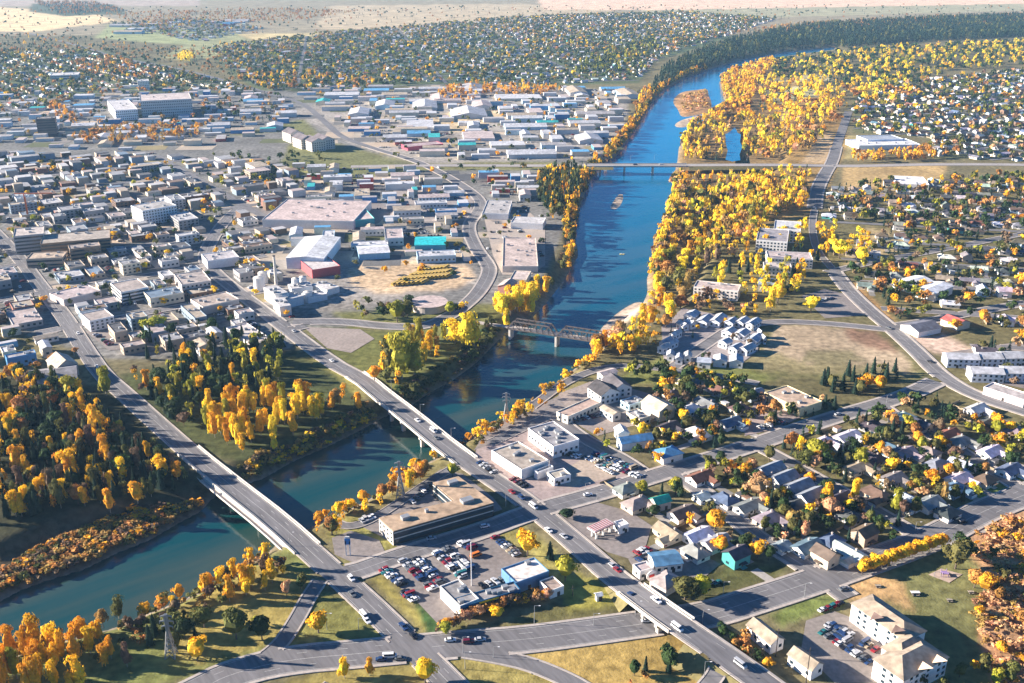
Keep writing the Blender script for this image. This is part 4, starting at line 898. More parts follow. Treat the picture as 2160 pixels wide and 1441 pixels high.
# petrol station canopy
cn = rect3((1234,1115), (1255,1124), (1296,1105), 5.0); r = empty('canopy', (cn[0], cn[1], .05), cn[2])
link('canopy_roof', unit_box('canopy_roof', cn[3], cn[4], .7, M['white']), r).location = (0, 0, 4.6)
for s in (-1, 1):
    link('red_fascia', unit_box('red_fascia', cn[3]+.1, .1, .5, mat('red_fascia', (.5,.05,.04)) if s < 0 else bpy.data.materials['red_fascia']), r).location = (0, s*(cn[4]/2+.03), 4.7)
for i in range(5): link('roof_rib', unit_box('roof_rib', cn[3]-.6, .35, .12, bpy.data.materials['red_fascia']), r).location = (0, -cn[4]*.4+i*cn[4]*.2, 5.3)
for s in (-1, 1):
    for q in (-1, 0, 1):
        link('post', unit_box('post', .35, .35, 4.6, M['white']), r).location = (q*cn[3]*.35, s*cn[4]*.25, 0)
        link('fuel_pump', unit_box('fuel_pump', .6, .9, 1.8, M['steel']), r).location = (q*cn[3]*.35+1, s*cn[4]*.25, .02)
mark([(cn[0]-8, cn[1]-5), (cn[0]+8, cn[1]-5), (cn[0]+8, cn[1]+5), (cn[0]-8, cn[1]+5)])
tag(r, 'petrol station canopy with a white ribbed roof and red edge', 'canopy')
B3((1300,1101), (1307,1113), (1326,1107), 4, 'small white petrol station kiosk beside the red-edged canopy', WH, LG, win=1)
b = B3((1332,1194), (1350,1208), (1378,1200), 4.4, 'pale burger restaurant with a red sign disc beside the overpass approach', (.8,.74,.68), (.42,.34,.33), name='restaurant', win=1)
m = MB(); m.cyl(0, 0, 0, .3, 2.6, 2.6, 16); o = link('sign_disc', m.mesh('sign_disc', M['white']), b); o.location = (1, -5.4, 3.2); o.rotation_euler = (R(90), 0, 0)
o = link('red_sign', unit_box('red_sign', 2.6, .2, 1.3, bpy.data.materials['red_fascia']), b); o.location = (1, -5.8, 2.6)
B3((1363,1167), (1384,1194), (1440,1187), 4.6, 'blue-roofed restaurant hall with white trim', WH, (.08,.2,.34), rt='gable', rh=1.5, win=1)
B3((1367,1225), (1405,1243), (1440,1222), 4.2, 'grey-brown hipped roof house beside the round yellow bush', (.75,.68,.6), (.32,.27,.26), rt='hip', rh=2.4, name='house', cat='house')
B3((1037,952), (1100,993), (1153,970), 5.6, 'flat tan-roofed shop block with a long sunlit white wall', (.82,.76,.7), (.36,.31,.26), units=4)
B3((1114,905), (1167,944), (1224,930), 7.0, 'white two-part showroom with grey flat roof and roof machinery', (.82,.76,.72), (.30,.29,.30), win=1, units=9)
B3((1147,1000), (1169,1012), (1204,1003), 4, 'garage with slatted roof and blue glazed front', WH, (.45,.40,.33), win=1, units=1)
B3((1128,994), (1134,999), (1167,986), 4, 'white car-wash bay joined to the blue-fronted garage', WH, (.40,.34,.30))
B3((1182,867), (1198,881), (1268,850), 4.6, 'long low shop with a tan roof by the riverside lane', (.75,.68,.55), (.44,.32,.26), win=1)
B3((1240,816), (1268,835), (1313,830), 7, 'large white house with dark cross roof and dormers', WH, DK, rt='gable', rh=4, win=2, name='house', cat='house')
B3((1270,800), (1295,822), (1328,812), 6.5, 'white-gabled house just behind the dark-roofed one', WH, (.12,.11,.12), rt='gable', rh=3.5, win=2, name='house', cat='house')
B3((1353,847), (1391,868), (1424,858), 7, 'cream barn-like hall with a pale gabled roof', (.75,.66,.5), (.52,.44,.33), rt='gable', rh=3, name='hall', cat='hall')
B3((1295,925), (1312,936), (1378,926), 5, 'long blue-walled house with a white gable end', (.55,.62,.7), (.12,.3,.5), rt='gable', rh=2.4, name='house', cat='house')
B3((1296,902), (1304,915), (1324,908), 5, 'small white gabled house in the tree shade beside the blue one', WH, (.5,.55,.6), rt='gable', rh=2, name='house', cat='house')
B3((1376,950), (1400,966), (1441,955), 4.6, 'blue-roofed bungalow behind a small orange tree', WH, (.1,.28,.48), rt='hip', rh=2.4, name='house', cat='house')
B3((1368,1052), (1385,1064), (1416,1056), 4.6, 'house with a bright teal-green roof among dark trees', (.5,.45,.4), (.01,.35,.27), rt='gable', rh=2.2, name='house', cat='house')
for i, (x, y) in enumerate(((1625,988), (1653,1006), (1685,1024), (1711,1043))):
    c = G(x, y, 5); building('row_house', '', 'house', (c[0], c[1], TB, 15, 8.5), 5, WH, (.22,.24,.27), rt='gable', rh=2.6, win=2,
        label=('farthest', 'second farthest', 'second nearest', 'nearest')[i]+' of the four stepped white row houses with slate-grey roofs', group='stepped row houses')
B3((1613,829), (1687,864), (1738,850), 5, 'long cream-walled building with a tan flat roof', (.78,.64,.36), (.46,.34,.25), units=4)
# big hipped apartment block, lower right
b = B3((1797,1272), (1908,1350), (1953,1330), 9, 'long white apartment wing with a tan hipped roof and dark dormers', (.85,.8,.75), (.33,.265,.20), rt='hip', rh=3.0, win=3, name='apartment_block', cat='apartment block')
rc = rect3((1797,1272), (1908,1350), (1953,1330), 9)
b2 = B3((1848,1388), (1906,1434), (2000,1385), 9, 'nearest apartment wing with dark brown hipped roof and white wall', (.85,.8,.75), (.33,.265,.20), rt='hip', rh=3.6, win=3, name='apartment_block', cat='apartment block')
b3 = B3((1866,1362), (1905,1394), (1962,1362), 9, 'corner link with tan roof joining the two apartment wings', (.85,.8,.75), (.33,.265,.20), rt='hip', rh=3.2, win=3, name='apartment_block', cat='apartment block')
for bb, pts in ((b, ((1843,1300), (1888,1327))), (b2, ((1945,1405), (1975,1390)))):
    for p in pts:
        x, y = G(*p, 10.5); m = MB(); m.add([(-2.2,-.1,0), (2.2,-.1,0), (0,-.1,3), (0,4.5,3), (-2.2,.1,-.4), (2.2,.1,-.4)], [[0,1,2], [0,2,3], [2,1,3], [1,0,4,5]])
        d = link('dormer', m.mesh('dormer', M['roof']), bb, color=(.12,.08,.07) if bb is b else (.5,.38,.28))
        c, s = math.cos(bb.rotation_euler[2]), math.sin(bb.rotation_euler[2]); dx, dy = x-bb.location[0], y-bb.location[1]
        d.location = (dx*c+dy*s, -dx*s+dy*c, 9.6); d.rotation_euler = (0, 0, R(-90) - bb.rotation_euler[2] + TA + R(0))
B3((1576,1318), (1626,1359), (1652,1346), 5, 'left white-walled terrace with tan gabled roof below the overpass', (.85,.8,.75), (.32,.265,.20), rt='gable', rh=2.4, win=1, name='terrace', cat='terrace')
B3((1663,1380), (1712,1414), (1737,1400), 5, 'right white-walled terrace with tan gabled roof by the lower edge', (.85,.8,.75), (.32,.265,.20), rt='gable', rh=2.4, win=1, name='terrace', cat='terrace')
B3((42,785), (58,815), (162,800), 6, 'big house complex with grey cross roofs left of the avenue', (.6,.55,.5), (.30,.28,.28), rt='gable', rh=4, win=2, name='large_house', cat='house')
B3((98,760), (118,778), (165,768), 8, 'tall steep tan roof rising behind the grey cross roofs', (.5,.45,.4), (.5,.42,.34), rt='gable', rh=4.5, name='large_house', cat='house')
B3((170,663), (189,679), (235,664), 8, 'white apartment house with blue shaded windowed front', (.75,.72,.7), RG, win=3)
B3((233,599), (255,618), (313,607), 9, 'white three-storey block with a sunlit blank end wall', (.8,.76,.72), RG, win=3, band=True)
B3((117,617), (134,634), (213,614), 5, 'long low pink-grey roofed store by the left avenue', (.6,.52,.48), (.42,.35,.34), units=3)
B3((413,630), (428,649), (504,632), 6, 'tan-roofed store with a pale parapet near the middle avenue', (.62,.55,.48), (.40,.33,.28), units=4)
B3((367,580), (383,602), (441,588), 8, 'stepped office with grey roof behind the tan-roofed store', (.65,.58,.52), (.38,.33,.30), win=2, units=4)
B3((477,693), (531,729), (568,713), 5, 'white-roofed commercial block with a dark skylight by the avenue', (.7,.62,.58), (.5,.45,.42), units=2)
B3((428,537), (437,552), (504,543), 7, 'white-walled store with curved tank on its roof', (.78,.76,.74), (.45,.42,.42), units=3)
B3((623,522), (683,545), (718,500), 10, 'tall pale steel arena with sloping white roof', (.60,.66,.72), (.62,.62,.62), rt='gable', rh=1.5, name='warehouse', cat='warehouse')
B3((630,548), (658,571), (712,558), 7, 'low warehouse with a dark red front wall', (.45,.10,.11), (.55,.5,.48), name='warehouse', cat='warehouse')
BF(553,464, 745,468, 423, 8, 'very large pink-grey flat-roofed warehouse store', (.66,.62,.58), (.50,.40,.37), name='warehouse', cat='warehouse', units=12)
BF(745,466, 790,462, 426, 7, 'teal-trimmed end of the very large warehouse store', (.1,.42,.42), (.48,.40,.38), name='warehouse', cat='warehouse')
BF(757,536, 822,532, 517, 6, 'pale blue gabled shed with a bright roof', (.28,.5,.65), (.62,.62,.64), rt='gable', rh=2, name='shed', cat='shed')
BF(875,517, 940,516, 499, 5, 'bright turquoise-roofed shed beside the curved highway', (.1,.4,.5), (.02,.45,.48), rt='gable', rh=2, name='shed', cat='shed')
BF(1017,451, 1072,452, 424, 6, 'grey flat-roofed store with a white front at the highway bend', WH, (.38,.36,.35), units=4)
BF(1077,470, 1145,473, 459, 6, 'white ribbed-front store beside the riverside trees', WH, LG)
BF(1060,563, 1135,563, 503, 5, 'broad tan flat-roofed shop with a dark roof opening near the river', (.62,.55,.48), (.46,.37,.33), units=8)
BF(1050,603, 1076,606, 590, 6, 'red-brick house beside the yellow riverside grove', (.45,.22,.18), (.45,.36,.33), rt='gable', rh=2)
BF(1075,590, 1110,592, 572, 5, 'pale shed between the brick house and the tan shop', CR, (.5,.42,.38))
for a in [(300,446, 372,434, 421, 15, 'white office tower with upright window strips', (.72,.74,.74), (.40,.38,.36), 5), (85,516, 232,503, 488, 13, 'large brown office block with dark window bands', (.26,.18,.12), (.38,.33,.28), 4),
 (147,527, 212,519, 512, 11, 'smaller brown office block in front of the large one', (.30,.22,.16), (.34,.29,.26), 3), (28,500, 92,494, 478, 17, 'tall pale office slab at the left edge', (.42,.4,.38), (.5,.44,.4), 5),
 (55,548, 132,544, 532, 8, 'tan low office on the left street corner', (.5,.38,.28), RT, 2), (296,214, 404,209, 196, 27, 'huge hospital slab with a blue-grey shaded front', (.50,.50,.50), (.50,.43,.40), 6),
 (243,234, 290,231, 207, 16, 'lower white stepped hospital wing', (.75,.74,.74), (.5,.48,.48), 4), (75,252, 116,250, 246, 26, 'dark brown apartment tower on the far left', (.10,.09,.10), (.25,.22,.2), 7),
 (105,160, 165,158, 153, 9, 'long white flat-roofed block among the left suburbs', WH, LG, 2), (290,172, 314,171, 167, 17, 'narrow white apartment tower behind the hospital', WH, LG, 5),
 (1595,507, 1661,512, 482, 12, 'white apartment block with balcony recesses in yellow trees', WH, (.28,.26,.27), 4), (1632,484, 1689,488, 466, 12, 'rear white apartment block with a pale gabled roof', WH, (.5,.5,.5), 4),
 (1620,545, 1715,549, 532, 8, 'long two-storey apartment row with a pink-grey roof', (.75,.68,.62), (.46,.38,.36), 3), (1612,564, 1670,567, 555, 7, 'short apartment row in front of the long pink-grey one', (.72,.66,.6), (.44,.38,.36), 2),
 (1463,606, 1557,616, 596, 8, 'white apartment row with a tan flat roof near the river', (.75,.68,.62), (.50,.40,.36), 3)]:
    BF(*a[:6], a[6], a[7], a[8], name='office_building' if a[0] < 1000 else 'apartment_block', cat='office' if a[0] < 1000 else 'apartment block', win=a[9], units=3, band=a[0] < 240)
BF(1600,600, 1652,604, 586, 6, 'blue-grey hipped hall behind a yellow poplar clump', (.5,.48,.46), (.20,.25,.30), rt='hip', rh=2.5, name='hall', cat='hall')
for i, (x, y, a_) in enumerate(((618,283,TB), (640,295,TB), (662,300,TB), (682,296,TB))):
    c = G(x, y, 10); building('condominium', '', 'condominium', (c[0], c[1], a_+R(90), 32, 20), 13, (.62,.56,.5), (.14,.12,.13), rt='gable', rh=5, win=4,
       label=('leftmost', 'second', 'third', 'rightmost')[i]+' dark-roofed gabled condominium block beside the far highway', group='gabled condominium blocks')
BF(1812,308, 1942,306, 294, 6, 'long blue-white school with stepped flat roofs', (.62,.72,.8), (.6,.6,.62), name='school', cat='school', units=6)
BF(1830,296, 1905,294, 286, 8, 'raised rear hall of the blue-white school', (.66,.72,.8), (.3,.33,.38), name='school', cat='school')
BF(1892,388, 1960,391, 372, 6, 'white flat-roofed church hall alone on the stubble field', WH, (.7,.68,.68), name='hall', cat='hall', units=3)
B3((1893,590), (1920,604), (1968,592), 6, 'left of the twin white-roofed halls in trees', WH, (.7,.7,.72), rt='gable', rh=1.6, name='hall', cat='hall')
B3((1940,606), (1974,619), (2011,603), 7, 'right of the twin white-roofed halls in trees', WH, (.7,.7,.72), rt='gable', rh=1.6, name='hall', cat='hall')
B3((1905,683), (1938,700), (1986,690), 4.6, 'dark slate gabled hall with white end beside the bare pad', WH, (.15,.15,.18), rt='gable', rh=2.6, name='hall', cat='hall')
B3((1985,672), (2020,685), (2043,677), 5, 'red-roofed house beside yellow trees', CR, (.38,.10,.09), rt='gable', rh=2.4, name='house', cat='house')
for i, a in enumerate(((2000,757,2068,759,744), (2072,757,2118,757,743), (2122,756,2166,755,741), (2052,787,2120,790,773), (2124,787,2170,788,772))):
    BF(*a, 6.5, ('back left', 'back middle', 'back right', 'front left', 'front right')[i]+' block of the blue-shaded townhouses by the parkway', (.66,.7,.74), (.42,.42,.44), rt='gable', rh=2.2, win=2, name='townhouse_row', cat='townhouses', group='townhouse rows')
BF(2075,818, 2160,846, 806, 4.6, 'low white shop row with red accents at the junction', (.8,.72,.7), (.45,.4,.38), name='shop_row', cat='shops')
BF(860,311, 935,304, 300, 5, 'long low dark-red fronted shed among the industrial yards', (.40,.08,.12), (.4,.3,.3), name='shed', cat='shed')
for i, (a, b, c_, d, e) in enumerate(((1440,668,1520,683,655), (1526,675,1592,690,664), (1520,700,1598,718,690), (1513,722,1578,742,712), (1400,722,1440,700,712), (1398,738,1432,722,728), (1405,752,1460,756,744), (1468,760,1570,768,750), (1440,690,1470,684,680), (1598,700,1612,712,694))):
    nm_ = ('back left', 'back right', 'middle right', 'lower right', 'left upper', 'left lower', 'front left', 'front right', 'inner left', 'far right')[i]
    nu = 3 if c_-a > 50 else 2
    for u in range(nu):
        t0, t1 = u/nu+.03, (u+1)/nu-.03; o_ = (-3, 3, -2)[(u+i) % 3]
        BF(a+(c_-a)*t0, b+(d-b)*t0+o_, a+(c_-a)*t1, b+(d-b)*t1+o_, e+(d-b)*(t0+t1)/2*.5+o_, 4.5, ('left', 'middle', 'right')[u if nu == 3 else u*2]+' unit of the '+nm_+' range of white-roofed row houses', (.66,.66,.68), ((.42,.44,.48), (.33,.36,.42), (.48,.47,.47))[(u+i) % 3], rt='gable', rh=1.8, win=1, name='row_house', cat='row house', group='white row houses round a court')
# round reservoir building
def round_building():
    x, y = G(905, 638, 5); r = empty('round_building', (x, y, 0)); rad = 37*scl(638)
    link('wall', MB().cyl(0, 0, -.2, 5.2, rad, rad, 40).mesh('wall', M['wall']), r, color=(.5,.44,.4))
    link('roof', MB().cyl(0, 0, 5.2, 5.8, rad+.6, rad+.6, 40).mesh('roof', M['roof']), r, color=(.5,.40,.37))
    mark([(x-rad, y-rad), (x+rad, y-rad), (x+rad, y+rad), (x-rad, y+rad)]); tag(r, 'low round building with a flat pinkish disc roof', 'round building')
round_building()
# process plant with stack
def plant_works():
    for i, (x, y, rad, h, s) in enumerate([(548,612,4.5,11,'nearest the avenue'), (556,596,4,9,'behind the nearest one'), (600,642,4,9,'in front of the white blocks'), (650,636,3.5,8,'right of the white blocks'), (625,612,3.2,10,'between the pipes'), (640,606,3,9,'farthest to the right')]):
        p = G(x, y); r = empty('storage_tank', (*p, 0)); link('shell', MB().cyl(0, 0, 0, h, rad, rad, 20).mesh('shell', M['white']), r)
        link('tank_top', MB().cyl(0, 0, h, h+1, rad, .4, 20).mesh('tank_top', M['pale_concrete']), r); tag(r, 'round white storage tank '+s+' at the process plant', 'tank'); mark([(p[0]-4, p[1]-4), (p[0]+4, p[1]-4), (p[0]+4, p[1]+4), (p[0]-4, p[1]+4)])
    p = G(583, 601); r = empty('smokestack', (*p, 0)); link('stack', MB().cyl(0, 0, 0, 25, 1.5, .9, 12).mesh('stack', M['pale_concrete']), r); link('rim', MB().cyl(0, 0, 24.6, 25.3, 1.15, 1.15, 12).mesh('rim', M['dark_steel']), r)
    tag(r, 'tall slender pale smokestack of the process plant', 'smokestack')
    for i, (L, N, Q, h, c) in enumerate([((556,606),(580,622),(600,612),10,WH), ((590,622),(600,634),(640,624),7,(.5,.6,.66)), ((575,630),(590,648),(612,642),8,WH), ((606,600),(615,610),(660,604),6,(.66,.66,.66)), ((640,618),(650,628),(690,620),5,(.6,.66,.7)), ((655,600),(690,612),(712,603),5,WH), ((560,572),(575,580),(592,574),7,CR)]):
        B3(L, N, Q, h, ('tall white', 'blue-grey', 'front white', 'rear grey', 'low blue-white', 'long white', 'cream')[i]+' process hall of the plant beside the middle avenue', c, LG, name='plant_hall', cat='industrial building', units=4, parapet=False)
plant_works()
# ---------------------------------------------------------------- houses
HP = {}
def house_proto(k):
    if k in HP: return HP[k]
    sx, sy, h, rt, rh = [(13,8.5,3.1,'gable',2.2), (11,8,3.1,'hip',2.2), (14,9,3.0,'hip',2.4), (10,8,5.4,'gable',2.6), (15,8,3.0,'gable',1.8), (7,6.5,2.8,'gable',1.6)][k]
    P = [('wall', wall_mesh(sx, sy, h, rt, rh).mesh('wall', M['wall'])), ('roof', roof_mesh(sx, sy, h, rt, rh, .6).mesh('roof', M['roof']))]
    W = []
    for x, y, s in ((-.3, -1, 0), (.28, -1, 0), (-.25, 1, 0), (.3, 1, 0), (-1, .1, 1), (1, -.1, 1)):
        W.append(('window', unit_box('window', 1.8, .12, 1.2, M['glass']) if not s else unit_box('window_side', .12, 1.8, 1.2, M['glass']), (x*sx/2, y*sy/2, 1.1)))
    W.append(('door', unit_box('door', 1.0, .14, 2.1, M['dark_steel']), (0, -sy/2, .15)))
    W.append(('chimney', unit_box('chimney', .8, .8, 1.6, M['concrete']), (sx*.2, sy*.18, h+rh*.45)))
    if k in (0, 2, 4):
        wg = MB().box(sx*.28, -sy/2-2.2, -.3, 5.5, 4.6, 2.9); P.append(('garage_wing', wg.mesh('garage_wing', M['wall'])))
        m = MB(); X0, X1, Y0, Y1 = sx*.28-3.2, sx*.28+3.2, -sy/2-5.0, -sy/2+2; xm = sx*.28
        m.add([(X0, Y0, 2.5), (xm, Y0, 3.9), (X1, Y0, 2.5), (X0, Y1, 2.5), (xm, Y1, 3.9), (X1, Y1, 2.5), (X0, Y0, 2.3), (X1, Y0, 2.3)], [[0, 1, 4, 3], [1, 2, 5, 4], [0, 6, 7, 2, 1]])
        P.append(('wing_roof', m.mesh('wing_roof', M['roof']))); W.append(('garage_door', unit_box('garage_door', 4.2, .12, 2.2, M['white']), (sx*.28, -sy/2-4.52, 0)))
    else: P.append(('porch', MB().box(0, -sy/2-1, -.3, 3, 2, .5).mesh('porch', M['wall']))); P.append(('porch_roof', MB().box(0, -sy/2-1, 2.4, 3.2, 2.2, .15).mesh('porch_roof', M['roof'])))
    HP[k] = (P, W, sx, sy); return HP[k]
WALLS = [('white', WH, 7), ('cream', (.7,.6,.45), 3), ('pale blue', (.4,.5,.58), 2), ('tan', (.5,.4,.3), 2), ('grey', (.42,.41,.4), 2), ('brown', (.22,.14,.1), 1), ('teal', (.08,.36,.34), .4)]
ROOFS = [('grey', (.22,.22,.23), 6), ('dark grey', (.07,.07,.08), 4), ('brown', (.13,.095,.075), 4), ('tan', (.30,.24,.19), 3), ('slate-blue', (.10,.15,.21), 3), ('pale', (.52,.52,.53), 6), ('red-brown', (.20,.08,.06), 1.2)]
def pick(L): return random.choices(L, [l[2] for l in L])[0]
HOUSES = []          # x, y, ang, proto, wall, roof
for x, y, k, a_, w_, r_ in [(1477,1005,0,0,0,6), (1480,1045,5,0,0,5), (1530,1052,1,1,0,4), (1580,1065,4,0,0,0), (1623,1092,2,0,1,0), (1472,1128,0,0,0,5), (1510,1142,0,0,0,0), (1467,1163,1,1,0,0), (1553,1175,3,0,6,1), (1703,1152,0,0,0,4), (1753,1139,1,0,0,4),
  (1740,1175,3,1,1,2), (1790,1162,4,1,0,5), (1823,1130,3,0,3,2), (1683,1062,2,0,0,1), (1920,1055,0,1,0,5), (1977,979,2,0,0,0), (2023,1009,0,0,0,5), (2013,1029,2,0,2,4), (1807,985,4,0,1,3), (1883,1009,0,0,0,0), (1903,879,2,0,0,5), (1940,892,0,1,1,1),
  (2000,915,0,0,0,6), (2027,929,2,0,0,0), (2060,862,0,0,0,5), (1737,932,2,0,0,5), (1787,919,4,0,0,5), (1880,945,2,1,2,4), (1907,955,0,0,0,0), (2090,952,0,0,0,5), (1473,912,2,1,1,5), (1450,800,0,0,1,0), (1420,830,1,0,0,1), (1490,850,0,1,0,0), (1455,862,2,0,0,5), (1540,890,0,0,0,4), (1560,860,1,0,1,2),
  (1590,830,0,0,2,4), (1625,1010,1,0,0,1), (1770,1050,0,0,0,1), (1850,1040,2,1,3,2), (1960,1060,0,0,0,0), (2000,1080,1,0,0,1), (1320,1030,1,0,0,0), (1345,1060,2,0,1,3), (1440,1080,0,0,0,2), (1410,1120,0,1,1,3), (2130,990,0,0,0,4), (2080,1010,1,0,1,2), (1650,1150,5,0,0,0)]:
    px = G(x, y, 3)
    if free(*px) or True: HOUSES.append((*px, TB if a_ == 0 else TA, k, WALLS[w_], ROOFS[r_])); mark([(px[0]-7, px[1]-7), (px[0]+7, px[1]-7), (px[0]+7, px[1]+7), (px[0]-7, px[1]+7)])
def house_rows():
    for nm, poly, a, sp, sx, st in RES:
        P = GP(poly); cx = sum(p[0] for p in P)/len(P); cy = sum(p[1] for p in P)/len(P)
        d = (math.cos(a), math.sin(a)); n = (-d[1], d[0]); xs = [p[0] for p in P]; ys = [p[1] for p in P]
        kk = int(math.hypot(max(xs)-min(xs), max(ys)-min(ys))/sp)+1
        far = nm in ('far centre', 'far left', 'distant')
        for k in range(-kk, kk+1):
            for s in (-1, 1):
                t = -kk*sp
                while t < kk*sp:
                    t += random.uniform(15, 20)*(1.25 if far else 1)
                    if random.random() < (.28 if far else .12): continue
                    of = sp*k+s*(15.5+random.uniform(-1, 1.5)); x = cx+d[0]*t+n[0]*of; y = cy+d[1]*t+n[1]*of
                    if not inside(np.array([x]), np.array([y]), P)[0]: continue
                    if not all(free(x+i, y+j) for i in (-5, 0, 5) for j in (-5, 0, 5)): continue
                    HOUSES.append((x, y, a+random.choice((0, 0, math.pi/2, math.pi))+random.gauss(0, .03), random.choice((0, 0, 1, 2, 3, 4)), pick(WALLS), pick(ROOFS)))
                    mark([(x-5, y-5), (x+5, y-5), (x+5, y+5), (x-5, y+5)])
def town_fill():
    """flat-roofed stores of the old town, sheds of the industrial quarter"""
    out = []
    def tryb(cx, cy, a, sx, sy):
        c, s = math.cos(a), math.sin(a)
        for p in np.linspace(-1, 1, 5):
            for q in np.linspace(-1, 1, 5):
                if not free(cx+p*sx/2*c-q*sy/2*s, cy+p*sx/2*s+q*sy/2*c): return False
        return True
    P = DT; rng = random.Random(5)
    for i in range(17000):
        x = rng.uniform(min(p[0] for p in P), max(p[0] for p in P)); y = rng.uniform(min(p[1] for p in P), max(p[1] for p in P))
        if not inside(np.array([x]), np.array([y]), P)[0]: continue
        a = TA if rng.random() < .6 else TB; sx = rng.choice((10, 13, 16, 20, 26, 34)); sy = rng.choice((9, 12, 15, 20))
        if tryb(x, y, a, sx, sy): out.append((x, y, a, sx, sy, rng.choice((4, 4, 5, 5, 6, 7, 9)), 't')); mark([(x-sx/2*abs(math.cos(a))-sy/2*abs(math.sin(a))+2, y-sy/2), (x+sx/2, y-sy/2), (x+sx/2, y+sy/2), (x-sx/2, y+sy/2)])
    for poly, ang, n, sz in ((GP([(640,190),(900,185),(1330,190),(1300,320),(1130,338),(900,335),(780,310),(690,262)]), R(5), 3800, (24,34,48,64,84)), (GP([(600,350),(880,360),(990,410),(980,460),(1000,560),(900,560),(720,520),(500,560),(560,400)]), R(8), 1600, (16,22,28,34)),
      (GP([(1020,365),(1140,370),(1120,420),(1040,420)]), R(3), 300, (16,24)), (GP([(-300,200),(100,190),(240,180),(600,190),(620,250),(560,290),(280,320),(-300,290)]), R(12), 1200, (18,24,34)), (GP([(1140,815),(1300,780),(1400,900),(1250,960),(1180,900)]), TB, 150, (12,15)),
      (GP([(240,55),(520,45),(540,62),(260,72)]), R(2), 120, (60,90)), (GP([(-100,690),(160,700),(180,760),(40,770),(-100,770)]), TB, 400, (12,15,18)), (GP([(300,690),(470,690),(560,735),(350,750)]), TB, 200, (12,14))):
        for i in range(n):
            x = rng.uniform(min(p[0] for p in poly), max(p[0] for p in poly)); y = rng.uniform(min(p[1] for p in poly), max(p[1] for p in poly))
            if not inside(np.array([x]), np.array([y]), poly)[0]: continue
            sx = rng.choice(sz); sy = sx*rng.choice((.4, .5, .7)); a = ang+rng.choice((0, 0, math.pi/2))
            if tryb(x, y, a, sx*1.25, sy*1.4): out.append((x, y, a, sx, sy, rng.choice((4, 5, 6, 7)), 'i')); mark([(x-sx/2, y-sy/2), (x+sx/2, y-sy/2), (x+sx/2, y+sy/2), (x-sx/2, y+sy/2)], 2)
    out.sort(key=lambda b: b[1]/math.sqrt(b[3]*b[4])); rest = MB(); print('town', len(out))
    TW = [('white', (.56,.54,.52), 4), ('cream', CR, 2.5), ('tan', TN, 4), ('grey', GY, 4), ('blue-grey', (.22,.28,.34), 3), ('brick-red', (.28,.13,.1), 1), ('brown', BR, 3)]
    TR = [('grey', (.30,.30,.31), 6), ('pinkish', (.40,.33,.31), 3), ('tan', (.38,.32,.25), 3), ('pale', (.46,.45,.45), 3), ('dark', (.12,.12,.13), 4), ('slate-blue', (.16,.22,.29), 2), ('brown', (.2,.14,.11), 2)]
    IW = [('white', (.58,.57,.56), 5), ('pale blue', (.4,.55,.65), 2), ('cream', CR, 3), ('blue', (.08,.25,.5), 1), ('red', RD, .5)]
    IR = [('white', (.50,.50,.52), 4), ('pale grey', (.46,.46,.48), 4), ('pinkish', (.46,.38,.36), 3), ('tan', (.4,.33,.25), 2), ('blue', (.1,.3,.5), .8), ('teal', TEAL, .5), ('grey', (.35,.33,.33), 2)]
    for i, (x, y, a, sx, sy, h, t) in enumerate(out):
        wn, wc, _ = pick(TW if t == 't' else IW); rn, rcx, _ = pick(TR if t == 't' else IR)
        if i < 300:
            w2 = (2 if h > 7 else 1) if y < 1100 else 0
            if h > 7: w2 = h//3
            szw = 'large ' if sx > 30 else ('small ' if sx < 16 else '')
            gb = t == 'i' and random.random() < .6
            building('store' if t == 't' else 'shed', f'{szw}{wn}-walled {rn}-roofed {"store" if t == "t" else "shed"}', 'store' if t == 't' else 'shed', (x, y, a, sx, sy), h, wc, rcx, win=int(w2) if y < 1300 else 0,
                rt='gable' if gb else 'flat', rh=sy*.09+.5, units=random.randint(1, 4) if y < 1200 else 0, group='flat-roofed town stores' if t == 't' else 'industrial sheds', domark=False, parapet=y < 1100, winw=1.8)
        else:
            rest.cc = wc; rest.box(x, y, 0, sx, sy, h, a); rest.cc = rcx; rest.box(x, y, h+.01, sx-.4, sy-.4, .2, a)
    if rest.v:
        o = rest.build('far_sheds', M['paint_mass'], attr=True); tag(o, 'many small far sheds and stores of the industrial quarter', 'sheds', kind='stuff')
town_fill()
house_rows()
